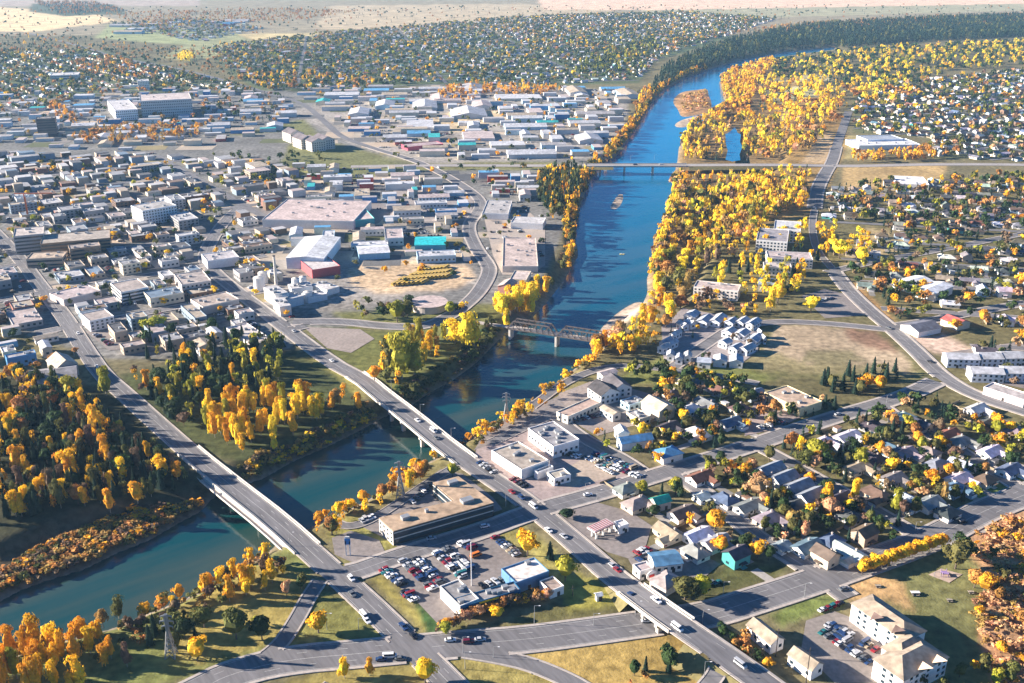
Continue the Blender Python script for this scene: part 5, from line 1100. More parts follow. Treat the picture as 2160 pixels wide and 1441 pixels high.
def place_houses():
    L = sorted(HOUSES, key=lambda h: h[1]*CP+CH*SP+(0 if abs(h[0]) < .53*(h[1]+100) else 3000)); rest = MB(); print('houses', len(L))
    for i, (x, y, a, k, (wn, wc, _), (rn, rc_, _)) in enumerate(L):
        P, W, sx, sy = house_proto(k); j = random.uniform(.85, 1.15); wc2 = [min(.85, c*j) for c in wc]; rc2 = [min(.8, c*random.uniform(.85, 1.15)) for c in rc_]
        if i < 300:
            r = empty('house', (x, y, 0), a)
            for (nm, me), c in zip(P, (wc2, rc2, wc2, rc2)):
                o_ = link(nm, me, r, color=c)
                if nm == 'roof': ro = o_
            for nm, me, lc in W:
                if y > 900 and nm != 'window': continue
                link(nm, me, ro if nm == 'chimney' else r).location = lc
            rec(r, f'{wn} {"two-storey house" if k == 3 else "garage" if k == 5 else "bungalow"}, {rn} roof', x, y, 'garage' if k == 5 else 'house', 'houses of the river suburbs')
        else:
            px, py = proj(x, y)
            if not (-80 < px < 2240): continue
            c, s = math.cos(a), math.sin(a); h = 3.0 if k != 3 else 5.4; X, Y = sx/2, sy/2; rh = 2.1
            tr = lambda p, q, z: (x+p*c-q*s, y+p*s+q*c, z)
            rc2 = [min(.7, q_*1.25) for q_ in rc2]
            rest.cc = wc2; rest.add([tr(-X, -Y, 0), tr(X, -Y, 0), tr(X, Y, 0), tr(-X, Y, 0), tr(-X, -Y, h), tr(X, -Y, h), tr(X, Y, h), tr(-X, Y, h), tr(-X, 0, h+rh), tr(X, 0, h+rh)],
                [[0, 1, 5, 4], [1, 2, 6, 9, 5], [2, 3, 7, 6], [3, 0, 4, 8, 7]])
            rest.cc = rc2; rest.add([tr(-X-.5, -Y-.5, h-.1), tr(X+.5, -Y-.5, h-.1), tr(X+.5, 0, h+rh+.1), tr(-X-.5, 0, h+rh+.1), tr(X+.5, Y+.5, h-.1), tr(-X-.5, Y+.5, h-.1)], [[0, 1, 2, 3], [3, 2, 4, 5]])
    dr = MB()
    for (x, y, a, k, *_r) in L[:420]:
        P, W, sx, sy = house_proto(k); c, s = math.cos(a), math.sin(a); u, v = sx*.28, -sy/2-9.5
        dr.cc = random.choice([(.3,.27,.25), (.22,.21,.2), (.36,.33,.3)]); dr.box(x+u*c-v*s, y+u*s+v*c, -.1, 4.6, 10, .135, a)
        if random.random() < .5:
            u, v = -sx*.25, sy/2+6; dr.cc = (.30,.24,.16); dr.box(x+u*c-v*s, y+u*s+v*c, 0, .12, 9, 1.5, a); v2 = sy/2+10.5; dr.box(x-v2*s, y+v2*c, 0, sx, .12, 1.5, a)
        if random.random() < .45:
            u, v = sx*.35, sy/2+7; hx, hy = x+u*c-v*s, y+u*s+v*c
            if free(hx, hy): dr.cc = random.choice([WH, CR, TN, GY]); dr.box(hx, hy, 0, 4, 3, 2.3, a); dr.cc = random.choice([(.1,.1,.11), (.5,.5,.5), (.25,.15,.1)]); dr.box(hx, hy, 2.31, 4.5, 3.5, .25, a)
    o = dr.build('garden_sheds_and_fences', M['paint_mass'], attr=True); tag(o, 'driveways, plank fences and little sheds between the suburban houses', 'garden structures', kind='stuff')
    o = rest.build('far_houses', M['paint_mass'], attr=True); tag(o, 'countless small far houses of the suburbs beyond the river and town', 'houses', kind='stuff'); print('far house faces', len(rest.f))
place_houses()
# ---------------------------------------------------------------- bridges
def path_of(i): return ROADS[i][1]
def sub(pts, hz, A, B):
    d0 = [math.dist(p, A) for p in pts]; d1 = [math.dist(p, B) for p in pts]; i, j = sorted((d0.index(min(d0)), d1.index(min(d1))))
    return pts[i:j+1], hz[i:j+1]
def bridge(ri, A, B, piers, label, thick=1.7, walkway=False, raise_=0):
    nm, pts, w, wk, ln, z, hz = ROADS[ri]; p, h = sub(pts, hz, G(*A), G(*B)); h = [a+z for a in h]
    o3 = p[0]; r = empty('road_bridge', (*o3, h[0])); W2 = w/2+wk+.1
    def strip(o_in, o_out, zt, zb, name, m):
        l = offset(p, o_in); q = offset(p, o_out); b = MB(); n = len(p)
        vs = []
        for i in range(n): vs += [(l[i][0]-o3[0], l[i][1]-o3[1], h[i]+zt-h[0]), (q[i][0]-o3[0], q[i][1]-o3[1], h[i]+zt-h[0]), (q[i][0]-o3[0], q[i][1]-o3[1], h[i]+zb-h[0]), (l[i][0]-o3[0], l[i][1]-o3[1], h[i]+zb-h[0])]
        fs = [[0, 1, 2, 3], [4*n-1, 4*n-2, 4*n-3, 4*n-4]]
        for i in range(n-1):
            k = 4*i
            for c in range(4): fs.append([k+c, k+4+c, k+4+(c+1) % 4, k+(c+1) % 4])
        b.add(vs, fs); me = b.mesh(name, m); me.validate(); o = link(name, me, r)
        import bmesh
        bm = bmesh.new(); bm.from_mesh(me); bmesh.ops.recalc_face_normals(bm, faces=bm.faces); bm.to_mesh(me); bm.free(); return o
    strip(-W2, W2, -.05, -.45, 'deck', M['pale_concrete']); strip(-w/2+1, w/2-1, -.46, -thick, 'girder', M['concrete'])
    for s in (-1, 1):
        strip(s*W2, s*(W2+.35), .95, -.5, 'barrier', M['pale_concrete']); strip(s*(w/2+.05), s*(w/2+.3), .6, .0, 'kerb_rail', M['pale_concrete'])
    if walkway:
        strip(-W2-.7, -W2-2.8, -1.2, -1.5, 'walkway', M['concrete'])
        strip(-W2-2.8, -W2-2.95, -.4, -1.5, 'railing', M['pale_concrete']); strip(-W2-.5, -W2-.6, -.4, -1.5, 'railing', M['pale_concrete'])
    for a, b in piers:
        c = G(a, b, -1.5); ds = [math.dist(c, q) for q in p]; i = min(max(1, ds.index(min(ds))), len(p)-2)
        ang = math.atan2(p[i+1][1]-p[i-1][1], p[i+1][0]-p[i-1][0]); x, y = p[i]; m = MB()
        zb = -10.5 if h[i] < 6 or ri < 4 and a < 1300 else -.3
        m.box(x-o3[0], y-o3[1], h[i]-thick-1.2-h[0], 1.6, w+2, 1.2, ang)
        for s in (-1, 1) if not walkway else (1.6, 0, -.9):
            m.box(x-o3[0]-math.sin(ang)*s*w*.42, y-o3[1]+math.cos(ang)*s*w*.42, zb-h[0], 1.5, 2.0, h[i]-thick-zb-1.1, ang)
        link('pier', m.mesh('pier', M['pale_concrete']), r)
    tag(r, label, 'bridge'); return r
bridge(0, (395,950), (655,1168), [(440,1010), (485,1052), (532,1096), (582,1142)], 'near four-lane road bridge with white rails and a lower footway', walkway=True)
bridge(1, (757,793), (995,978), [(815,868), (850,895), (890,922), (930,950)], 'middle road bridge with pale parapets and lamps over the river')
bridge(3, (1225,350), (1440,349), [(1275,368), (1327,368), (1381,368)], 'distant long straight road bridge crossing the wide blue river')
bridge(1, (1330,1240), (1470,1345), [(1360,1300), (1440,1325)], 'concrete overpass carrying the middle avenue above the crosstown road')
def embankment(ri, cr, gap):
    nm, pts, w, wk, ln, z, hz = ROADS[ri]; b = MB(); W2 = w/2+wk
    for i in range(len(pts)-1):
        if max(hz[i], hz[i+1]) < .15: continue
        mx, my = pts[i]
        if float(dist_line(np.array([mx]), np.array([my]), cr)[0]) < gap: continue
        for s in (-1, 1):
            a = offset(pts, s*(W2+.2)); q = [offset(pts, s*(W2+.2+hz[k]*1.5)) for k in (i, i+1)]
            f = [0, 1, 2, 3] if s < 0 else [3, 2, 1, 0]
            b.add([(*a[i], hz[i]-.1), (*a[i+1], hz[i+1]-.1), (*q[1][i+1], -.3), (*q[0][i], -.3)], [f])
    b.cc = (.2, .17, .07); b.c = [b.cc]*len(b.f); o = b.build('embankment', M['lot'], attr=True, kind='structure')
embankment(1, [r_ for r_ in ROADS if r_[0] == 'crosstown_road'][0][1], 14)
embankment(3, [G(1228, 350, 3), G(1437, 349, 3)], 2)
def truss_bridge():
    A = Vector((*G(1074, 690, 1), 1.0)); B = Vector((*G(1281, 722, 1), 1.0)); d = (B-A).normalized(); n = Vector((-d.y, d.x, 0)); Lh = (B-A).length
    r = empty('truss_bridge', A); Z = Vector((0, 0, 1))
    link('deck', MB().bar((0, 0, 0), B-A, 6, .9).mesh('deck', M['concrete']), r)
    for s0, s1 in ((.0, .49), (.51, 1.0)):
        for s in (-1, 1):
            m = MB(); N_ = 8; H = 6.2
            for k in range(N_+1):
                t = s0+(s1-s0)*k/N_; p = d*Lh*t+n*3.2*s
                if 0 < k < N_: m.bar(p, p+Z*H, .5)
                if k < N_:
                    q = d*Lh*(s0+(s1-s0)*(k+1)/N_)+n*3.2*s
                    m.bar(p, q, .8)
                    if 0 < k < N_-1: m.bar(p+Z*H, q+Z*H, .8)
                    if k == 0: m.bar(p, q+Z*H, .8)
                    elif k == N_-1: m.bar(p+Z*H, q, .8)
                    else: m.bar(p+Z*(H if k < N_/2 else 0), q+Z*(0 if k < N_/2 else H), .42)
            link('truss', m.mesh('truss', M['truss_steel']), r)
        m = MB()
        for k in range(1, 8):
            p = d*Lh*(s0+(s1-s0)*k/8)+Z*6.2; m.bar(p-n*3.2, p+n*3.2, .3)
        link('cross_brace', m.mesh('cross_brace', M['dark_steel']), r)
    for t in (.02, .5, .98): link('pier', MB().box(*(d*Lh*t)[:2], -11, 1.5, 6.5, 10.6, math.atan2(d.y, d.x)).mesh('pier', M['pale_concrete']), r)
    m = MB(); m.bar(tuple(-d*38+Z*-.3), (0, 0, 0), 4, .8); m.bar(tuple(B-A), tuple(B-A+d*22), 4, .8); link('approach_ramp', m.mesh('approach_ramp', M['concrete']), r)
    tag(r, 'dark steel truss footbridge in two spans across the river', 'bridge')
truss_bridge()
# ---------------------------------------------------------------- cars
CARM = {}
def extr(profile, y0, y1, m):
    n = len(profile); vs = [(x, y0, z) for x, z in profile]+[(x, y1, z) for x, z in profile]
    m.add(vs, [[i, (i+1) % n, n+(i+1) % n, n+i][::-1] for i in range(n)]+[list(range(n)), list(range(2*n-1, n-1, -1))]); return m
def car_meshes(t):
    if t in CARM: return CARM[t]
    if t == 'sedan': L, body, glass, roofp = 4.6, [(-2.3,.35),(2.3,.35),(2.3,.75),(1.1,.95),(-1.6,.98),(-2.3,.9)], [(-1.75,.95),(1.15,.93),(.4,1.38),(-1.1,1.4)], [(-1.1,1.39),(.4,1.37),(.3,1.45),(-1.0,1.46)]
    elif t == 'suv': L, body, glass, roofp = 4.8, [(-2.35,.4),(2.35,.4),(2.35,.95),(1.2,1.1),(-2.3,1.1)], [(-2.25,1.08),(1.25,1.08),(.6,1.68),(-2.05,1.68)], [(-2.05,1.67),(.6,1.67),(.5,1.77),(-2.0,1.77)]
    elif t == 'pickup': L, body, glass, roofp = 5.4, [(-2.7,.45),(2.7,.45),(2.7,1.0),(1.4,1.12),(-2.7,1.1)], [(-.7,1.1),(1.35,1.1),(.8,1.7),(-.6,1.7)], [(-.6,1.69),(.8,1.69),(.7,1.78),(-.55,1.78)]
    elif t == 'van': L, body, glass, roofp = 5.6, [(-2.8,.4),(2.8,.4),(2.8,1.1),(2.2,1.3),(-2.8,1.3)], [(-2.2,1.25),(2.3,1.25),(1.7,2.0),(-2.2,2.0)], [(-2.8,1.95),(1.7,1.95),(1.6,2.2),(-2.8,2.2)]
    else: L, body, glass, roofp = 11, [(-5.5,.6),(5.5,.6),(5.5,1.5),(4.3,1.7),(-5.5,1.7)], [(-5.3,1.68),(4.4,1.68),(4.2,2.4),(-5.3,2.4)], [(-5.5,2.38),(4.2,2.38),(4.0,2.8),(-5.4,2.8)]
    w = .9 if t != 'bus' else 1.2
    P = [('body', extr(body, -w, w, MB()).mesh('body', M['carpaint'])), ('windows', extr(glass, -w*.86, w*.86, MB()).mesh('windows', M['carglass'])), ('roof_panel', extr(roofp, -w*.82, w*.82, MB()).mesh('roof_panel', M['carpaint']))]
    wm = MB(); wm.add([(.33*math.cos(i*.785), s*.12, .33*math.sin(i*.785)) for s in (-1, 1) for i in range(8)], [[i, (i+1) % 8, 8+(i+1) % 8, 8+i] for i in range(8)]+[list(range(8)), list(range(15, 7, -1))])
    CARM[t] = (P, wm.mesh('wheel', M['tyre']), L, w); return CARM[t]
CC = [('white', (.75,.75,.75), 6), ('silver', (.45,.46,.48), 4), ('black', (.015,.015,.02), 4), ('dark blue', (.02,.05,.14), 4), ('grey', (.14,.15,.16), 4), ('red', (.25,.02,.03), 1.1), ('teal', (.02,.14,.15), 1.2), ('maroon', (.13,.01,.03), 1.5), ('tan', (.4,.32,.22), .8), ('orange', (.7,.2,.03), .15)]
NCAR = [0]
def car(x, y, ang, what=None, t=None, col=None, z=.28, group='parked cars', state='parked'):
    NCAR[0] += 1
    if NCAR[0] > 300: return
    t = t or random.choices(('sedan', 'suv', 'pickup', 'van'), (6, 4, 2, 1))[0]; cn, c, _ = next(q for q in CC if q[0] == col) if col else pick(CC)
    P, wh, L, w = car_meshes(t); r = empty({'sedan': 'car', 'suv': 'car', 'pickup': 'pickup_truck', 'van': 'van', 'bus': 'school_bus'}[t], (x, y, z), ang)
    for nm, me in P: link(nm, me, r, color=c)
    for sx in (-1, 1):
        for sy in (-1, 1): link('wheel', wh, r).location = (sx*L*.32, sy*(w-.05), .33)
    nmw = {'sedan': 'car', 'suv': 'tall car', 'pickup': 'pickup', 'van': 'van', 'bus': 'school bus'}[t]
    rec(r, what or f'{cn} {state} {nmw}', x, y, {'sedan': 'car', 'suv': 'car', 'pickup': 'pickup', 'van': 'van', 'bus': 'bus'}[t], group); return r
def zroad(x, y):
    best = (1e9, .2)
    for nm, p, w_, wk, ln, z, hz in ROADS[:22]:
        q = np.array(p); d = np.hypot(q[:, 0]-x, q[:, 1]-y); i = int(d.argmin())
        if d[i] < w_ and d[i] < best[0]: best = (d[i], z+hz[i])
    return best[1]
def car_row(a, b, n, ang, p=.88):
    for i in range(n):
        if random.random() > p: continue
        t = (i+.5)/n; x, y = G(a[0]+(b[0]-a[0])*t, a[1]+(b[1]-a[1])*t); car(x, y, ang+random.choice((0, math.pi))+random.gauss(0, .03), z=.15)
for px, py, an, col, t, zz in [(1125,1071,TA,'white','van',0), (1157,1121,TA,'white','sedan',0), (1189,1134,TA,'silver','sedan',0), (1023,1113,R(20),'white','suv',0), (910,1138,R(20),'silver','sedan',0), (741,1223,TA,'white','suv',0), (743,1256,TA,'grey','sedan',0),
  (851,1325,TA,'dark blue','pickup',0), (872,1344,TA,'black','sedan',0), (950,1353,R(8),'white','sedan',0), (988,1357,R(8),'maroon','suv',0), (1013,1352,R(8),'silver','sedan',0), (805,1394,R(5),'dark blue','sedan',0), (822,1388,R(5),'white','van',0), (845,1392,R(5),'grey','sedan',0),
  (768,1302,TA,'white','van',0), (774,1312,TA,'white','sedan',0), (1384,1266,TA,'white','pickup',5.6), (1383,1291,TA,'black','sedan',5.4), (1428,1327,TA,'white','van',6.2), (1333,1256,TA,'dark blue','sedan',2.5), (1292,1196,TA,'silver','sedan',0), (1302,1205,TA,'red','sedan',0), (1561,1407,TA,'silver','van',4.5),
  (881,889,TA,'white','sedan',0), (914,911,TA,'white','van',0), (920,926,TA,'grey','sedan',0), (1080,1040,TA,'red','sedan',0), (1100,1052,TA,'dark blue','suv',0), (1364,1312,R(8),'white','sedan',0), (1240,1046,R(15),'white','sedan',0), (1768,876,R(20),'silver','sedan',0), (1970,853,TA,'dark blue','suv',0), (1963,765,TA,'black','sedan',0), (1875,694,TA,'grey','sedan',0),
  (700,763,TA,'white','sedan',0), (620,700,TA,'silver','sedan',0), (165,705,TA,'white','sedan',0), (205,775,TA,'white','sedan',0), (925,355,TA,'white','van',0), (1340,350,0,'dark blue','van',2.5), (1395,350,0,'white','van',2.5), (1718,440,TA,'white','sedan',0), (1780,1245,R(20),'grey','sedan',0), (2030,1104,R(20),'black','suv',0)]:
    x, y = G(px, py, zz); car(x, y, an, t=t, col=col, z=zroad(x, y), group='cars on the roads', state='moving')
x, y = G(1004, 1174); car(x, y, TB, t='van', col='orange', z=.15)
for a, b, n, an in [((808,1203),(850,1236),12,TB), ((853,1250),(880,1272),7,TB), ((848,1183),(915,1246),15,TB), ((872,1176),(935,1236),14,TB), ((920,1166),(978,1220),14,TB), ((940,1156),(992,1206),12,TB), ((970,1146),(1000,1160),4,TB), ((1042,1133),(1092,1174),9,TB),
  ((1010,1240),(1080,1218),5,TA), ((930,1022),(890,1040),6,TA), ((900,1035),(868,1062),7,TA), ((760,1102),(790,1090),4,TA), ((1232,965),(1350,1008),18,TB), ((1245,955),(1340,990),14,TB), ((1190,955),(1225,968),4,TB), ((1260,985),(1290,1000),5,TA), ((1205,890),(1290,872),9,TA), ((1080,1010),(1110,1030),4,TB),
  ((1010,975),(1045,1000),5,TB), ((1730,1290),(1776,1275),5,TB), ((1745,1318),(1800,1348),9,TB), ((1732,1334),(1835,1400),17,TB), ((1745,1326),(1790,1355),7,TB), ((1820,1357),(1850,1375),4,TB), ((1340,1170),(1400,1148),8,TA), ((1345,1186),(1365,1178),3,TA), ((1490,1235),(1520,1230),2,TB), ((1700,1140),(1712,1150),2,TB),
  ((1600,905),(1650,890),6,TA), ((1630,885),(1660,897),3,TB), ((250,715),(310,705),6,TB), ((200,705),(235,730),6,TB), ((1430,925),(1520,905),6,TA), ((380,655),(470,665),10,TB), ((330,655),(360,690),5,TB), ((1420,705),(1450,690),5,TA), ((1700,640),(1760,630),6,TB), ((860,470),(900,440),5,0), ((590,480),(760,482),18,R(90)), ((610,486),(740,490),14,R(90))]:
    car_row(a, b, n, an)
for a, b, n, rw_ in [((885,572),(945,566),8,'farthest row'), ((870,582),(950,575),11,'second farthest row'), ((845,592),(950,583),13,'second nearest row'), ((830,601),(900,596),7,'nearest row')]:
    for i in range(n):
        t = (i+.5)/n; x, y = G(a[0]+(b[0]-a[0])*t, a[1]+(b[1]-a[1])*t); P, wh, L, w_ = car_meshes('bus'); r = empty('school_bus', (x, y, .15), R(62)+random.gauss(0, .04))
        for nm, me in P: link(nm, me, r, color=(.6, .4, .07))
        for sx in (-1, 1):
            for sy in (-1, 1): link('wheel', wh, r).location = (sx*3.6, sy*1.1, .33)
        tag(r, f"{['leftmost','second','third','fourth','fifth','sixth','seventh','eighth','ninth','tenth','eleventh','twelfth','thirteenth'][i]} yellow school bus from the left in the {rw_} of the sandy yard", 'bus', 'school buses in the sandy yard')
# cars along suburban kerbs and town streets
for nm, p, w_, wk, ln, z, hz in ROADS:
    if nm in ('side_street', 'town_street', 'town_avenue', 'residential_street') and p[0][1] < 1200:
        for i in range(2, len(p)-1, 2):
            if random.random() < .35:
                o = offset(p, random.choice((-1, 1))*(w_/2-1.2))[i]; an = math.atan2(p[i][1]-p[i-1][1], p[i][0]-p[i-1][0]); px, py = proj(*o)
                if 0 < px < 2160: car(o[0], o[1], an, z=z+.01, group='cars along the kerbs')
def far_cars():
    rng = random.Random(9); m = MB(); n = 0
    for poly, tries, an in ((DT, 5200, (TA, TB)), (GP([(640,190),(1330,190),(1300,320),(1130,338),(900,335),(780,310)]), 2600, (R(5), R(95))), (GP([(600,350),(880,360),(990,410),(980,460),(1000,560),(900,560),(720,520),(500,560),(560,400)]), 1500, (R(8), R(98))),
                       (GP([(1020,365),(1140,370),(1150,560),(1040,570)]), 300, (R(8), R(98))), (GP([(-300,200),(600,190),(560,290),(-300,290)]), 900, (R(12), R(102)))):
        xs = [p[0] for p in poly]; ys = [p[1] for p in poly]
        for _ in range(tries//5):
            x0, y0 = rng.uniform(min(xs), max(xs)), rng.uniform(min(ys), max(ys)); a = rng.choice(an); k = rng.randint(2, 9)
            if not inside(np.array([x0]), np.array([y0]), poly)[0]: continue
            for i in range(k):
                x, y = x0+i*2.9*math.cos(a), y0+i*2.9*math.sin(a)
                if rng.random() < .2 or not (free(x, y) and free(x+2, y) and free(x-2, y) and free(x, y+2) and free(x, y-2)): continue
                c = pick(CC)[1]; b = a+math.pi/2; m.cc = c; m.box(x, y, .1, 4.4, 1.8, .8, b); m.cc = (.03, .035, .04); m.box(x, y, .91, 2.4, 1.55, .4, b); m.cc = c; m.box(x, y, 1.32, 1.9, 1.45, .08, b); n += 1
    o = m.build('far_cars', M['paint_mass'], attr=True); tag(o, 'hundreds of small cars parked in the yards and lots of the town', 'cars', kind='stuff'); print('far cars', n)
far_cars()
print('cars', NCAR[0])
# ---------------------------------------------------------------- poles, lamps, pylons
def lamp(px, py, hp, arm=1, what='slim grey street lamp', z=0):
    x, y = G(px, py, z); h = hp*scl(py)/math.cos(math.atan2(CH, y)); r = empty('street_lamp', (x, y, z+.2)); m = MB().cyl(0, 0, 0, h, .14, .08, 6)
    link('pole', m.mesh('pole', M['steel']), r); ar = link('arm', MB().bar((0, 0, h-.1), (1.9*arm, -.3, h+.15), .1).mesh('arm', M['steel']), r); link('lamp_head', MB().box(2.1*arm, -.3, h+.02, .8, .35, .18).mesh('lamp_head', M['white']), ar)
    rec(r, what, x, y, 'street lamp', 'street lamps'); return r
for a in [(1127,1316,36), (977,1378,32), (1041,1388,22), (981,1412,34), (1340,1300,30), (1484,1441,42), (1525,1255,26), (1481,1322,34,1,'slim grey street lamp',0), (1696,1262,30), (1252,1320,24), (1259,1056,22), (1314,1038,16), (1235,1034,14), (1067,1070,28), (826,828,26), (887,880,26), (952,930,26), (612,1152,28), (1857,1112,22), (1930,1122,20), (1666,925,20), (1870,850,16),
  (1350,1020,18), (757,1330,24), (690,1330,34), (1800,560,14), (1575,340,8), (1450,1345,12), (1330,340,12), (1380,338,12), (157,752,32)]: lamp(*a)
def pole(px, py, hp, label, name='pole', w_=.35, m='dark_steel', cross=False):
    x, y = G(px, py); h = hp*scl(py)/math.cos(math.atan2(CH, y)); r = empty(name, (x, y, 0)); link('shaft', MB().cyl(0, 0, 0, h, w_/2, w_/3, 6).mesh('shaft', M[m]), r)
    link('cap', MB().cyl(0, 0, h, h+.4, w_*.6, w_*.5, 6).mesh('cap', M[m]), r)
    if cross: link('crossarm', MB().bar((-1.3, 0, h-1), (1.3, 0, h-1), .18).mesh('crossarm', M[m]), r)
    tag(r, label, 'pole')
pole(995,1236,86,'very tall white flag mast standing in the motel car park', 'flag_mast', .5, 'white')
pole(1700,1441,68,'right dark wooden pole in front of the white terraces', 'utility_pole', .45, cross=True)
pole(1636,1384,52,'left dark wooden pole in front of the white terraces', 'utility_pole', .45, cross=True)
pole(1208,1258,20,'wooden pole beside the low white annex', 'utility_pole', .4, cross=True)
pole(1158,1014,40,'white pole beside the shop block car park', 'utility_pole', .3, 'white')
pole(383,1000,30,'slender pole in the left forest edge', 'utility_pole', .3)
for i, (px, py) in enumerate(((735,1172), )):
    x, y = G(px, py); r = empty('sign_pylon', (x, y, 0))
    for s in (-.9, .9): link('leg', MB().box(s, 0, 0, .5, .5, 8).mesh('leg', M['white']), r)
    link('sign_board', MB().box(0, 0, 6.0, 2.6, .5, 3.2).mesh('sign_board', mat('sign_blue', (.05, .2, .5))), r); link('top_panel', MB().box(0, 0, 9.25, 2.0, .45, 1).mesh('top_panel', M['white']), r)
    tag(r, 'white two-legged sign pylon with a blue board by the bridge end', 'sign')
def pylon(px, py, hp, label, z=0):
    x, y = G(px, py, z); H = hp*scl(py)/math.cos(math.atan2(CH, y)); r = empty('power_pylon', (x, y, float(height(x, y)))); b0 = H*.10; b1 = H*.022; zs = H*.62
    def ring(z): w_ = b0+(b1-b0)*min(1, z/zs); return [(s*w_, t*w_, z) for s, t in ((-1, -1), (1, -1), (1, 1), (-1, 1))]
    lv = [H*k for k in (0, .16, .3, .42, .53, .62, .7, .78, .86, .94, 1)]; T_ = .14+H*.004
    leg = MB(); br = MB()
    for i in range(len(lv)-1):
        a, b = ring(lv[i]), ring(lv[i+1])
        for k in range(4):
            leg.bar(a[k], b[k], T_*1.5); br.bar(a[k], b[(k+1) % 4], T_); br.bar(b[k], b[(k+1) % 4], T_); br.bar(a[(k+1) % 4], b[k], T_)
    link('legs', leg.mesh('legs', M['steel']), r); link('bracing', br.mesh('bracing', M['steel']), r)
    for k in (.72, .84, .96):
        m = MB(); wd = H*.11*(1 if k != .84 else 1.25); m.bar((-wd, 0, H*k), (wd, 0, H*k), T_*1.3); m.bar((-wd, 0, H*k), (0, 0, H*k+H*.04), T_); m.bar((wd, 0, H*k), (0, 0, H*k+H*.04), T_)
        for s in (-1, 1): m.bar((s*wd, 0, H*k), (s*wd, 0, H*k-1.2), .2)
        link('crossarm', m.mesh('crossarm', M['steel']), r)
    tag(r, label, 'pylon')
pylon(362,1384,82,'near grey lattice pylon on the lower river bank'); pylon(845,1050,74,'grey lattice pylon behind the office, in yellow riverside bushes'); pylon(1068,884,58,'white-grey lattice pylon beside the river below the truss bridge')
# tower crane, boat, lawn furniture
x, y = G(60, 462); r = empty('tower_crane', (x, y, 0)); cm = mat('crane_red', (.6, .15, .06)); link('mast', MB().box(0, 0, 0, 1.4, 1.4, 26).mesh('mast', cm), r); link('jib', MB().bar((-10, 0, 26.4), (28, 2, 26.4), .9).mesh('jib', cm), r); link('cab', MB().box(1.4, -.8, 24, 1.4, 1.4, 2).mesh('cab', M['white']), r); tag(r, 'orange-red tower crane over the old town by the left edge', 'crane')
x, y = G(1312, 537, WZ); r = empty('boat', (x, y, WZ)); bm_ = MB(); bm_.add([(-2.4,-.9,.5),(1.2,-.9,.5),(2.8,0,.7),(1.2,.9,.5),(-2.4,.9,.5),(-2.2,-.6,-.1),(1,-.6,-.1),(2,0,-.1),(1,.6,-.1),(-2.2,.6,-.1)], [[5,6,1,0],[6,7,2,1],[7,8,3,2],[8,9,4,3],[9,5,0,4],[0,1,2,3,4]]); link('hull', bm_.mesh('hull', mat('boat_yellow', (.85,.7,.3))), r); link('seat', MB().box(-.5, 0, .52, .5, 1.4, .25).mesh('seat', M['white']), r); tag(r, 'small yellow boat alone in the middle of the blue river', 'boat')
lot([(1958,1213),(1985,1200),(2030,1212),(2002,1230)], (.5,.38,.3), 'playground_pad')
x, y = G(1992, 1214); r = empty('playground', (x, y, .1)); fm = mat('play_purple', (.3,.2,.4))
for i in range(4): link('post', MB().box((-1.2, 1.2)[i % 2], (-1.2, 1.2)[i//2], 0, .2, .2, 2.6).mesh('post', fm), r)
link('platform', MB().box(0, 0, 1.3, 2.6, 2.6, .15).mesh('platform', fm), r); link('slide', MB().bar((1.3, 0, 1.4), (4.2, 0, .1), .8, .12).mesh('slide', M['steel']), r); link('swing_frame', MB().bar((-5, -1, 2.4), (-2, -1, 2.4), .15).bar((-5, -1, 2.4), (-5, -1.6, 0), .12).bar((-2, -1, 2.4), (-2, -1.6, 0), .12).bar((-5, -1, 2.4), (-5, -.4, 0), .12).bar((-2, -1, 2.4), (-2, -.4, 0), .12).mesh('swing_frame', M['steel']), r); tag(r, 'playground frame with slide and swings on a sandy pad', 'playground')
for i, (px, py, s) in enumerate([(1930,1254,'white shelter alone on the lawn near the long hipped roof'), (2003,1268,'picnic bench at the lower middle of the playground lawn'), (2048,1251,'right picnic bench beside the rust-brown hillside'), (1852,1238,'dark picnic bench on the dry slope above the apartment roof')]):
    x, y = G(px, py); r = empty('picnic_table' if i else 'picnic_shelter', (x, y, 0)); sc = 1.6 if i == 0 else 1
    link('table_top', MB().box(0, 0, .75*sc, 2.4*sc, 1*sc, .1).mesh('table_top', M['white'] if i == 0 else M['pale_bark']), r)
    for s2 in (-1, 1): link('bench', MB().box(0, s2*1.0*sc, .42*sc, 2.4*sc, .35, .08).mesh('bench', M['pale_bark']), r); link('leg', MB().box(s2*.8*sc, 0, 0, .15, 2.2*sc, .7*sc).mesh('leg', M['dark_steel']), r)
    tag(r, s, 'picnic table' if i else 'shelter')
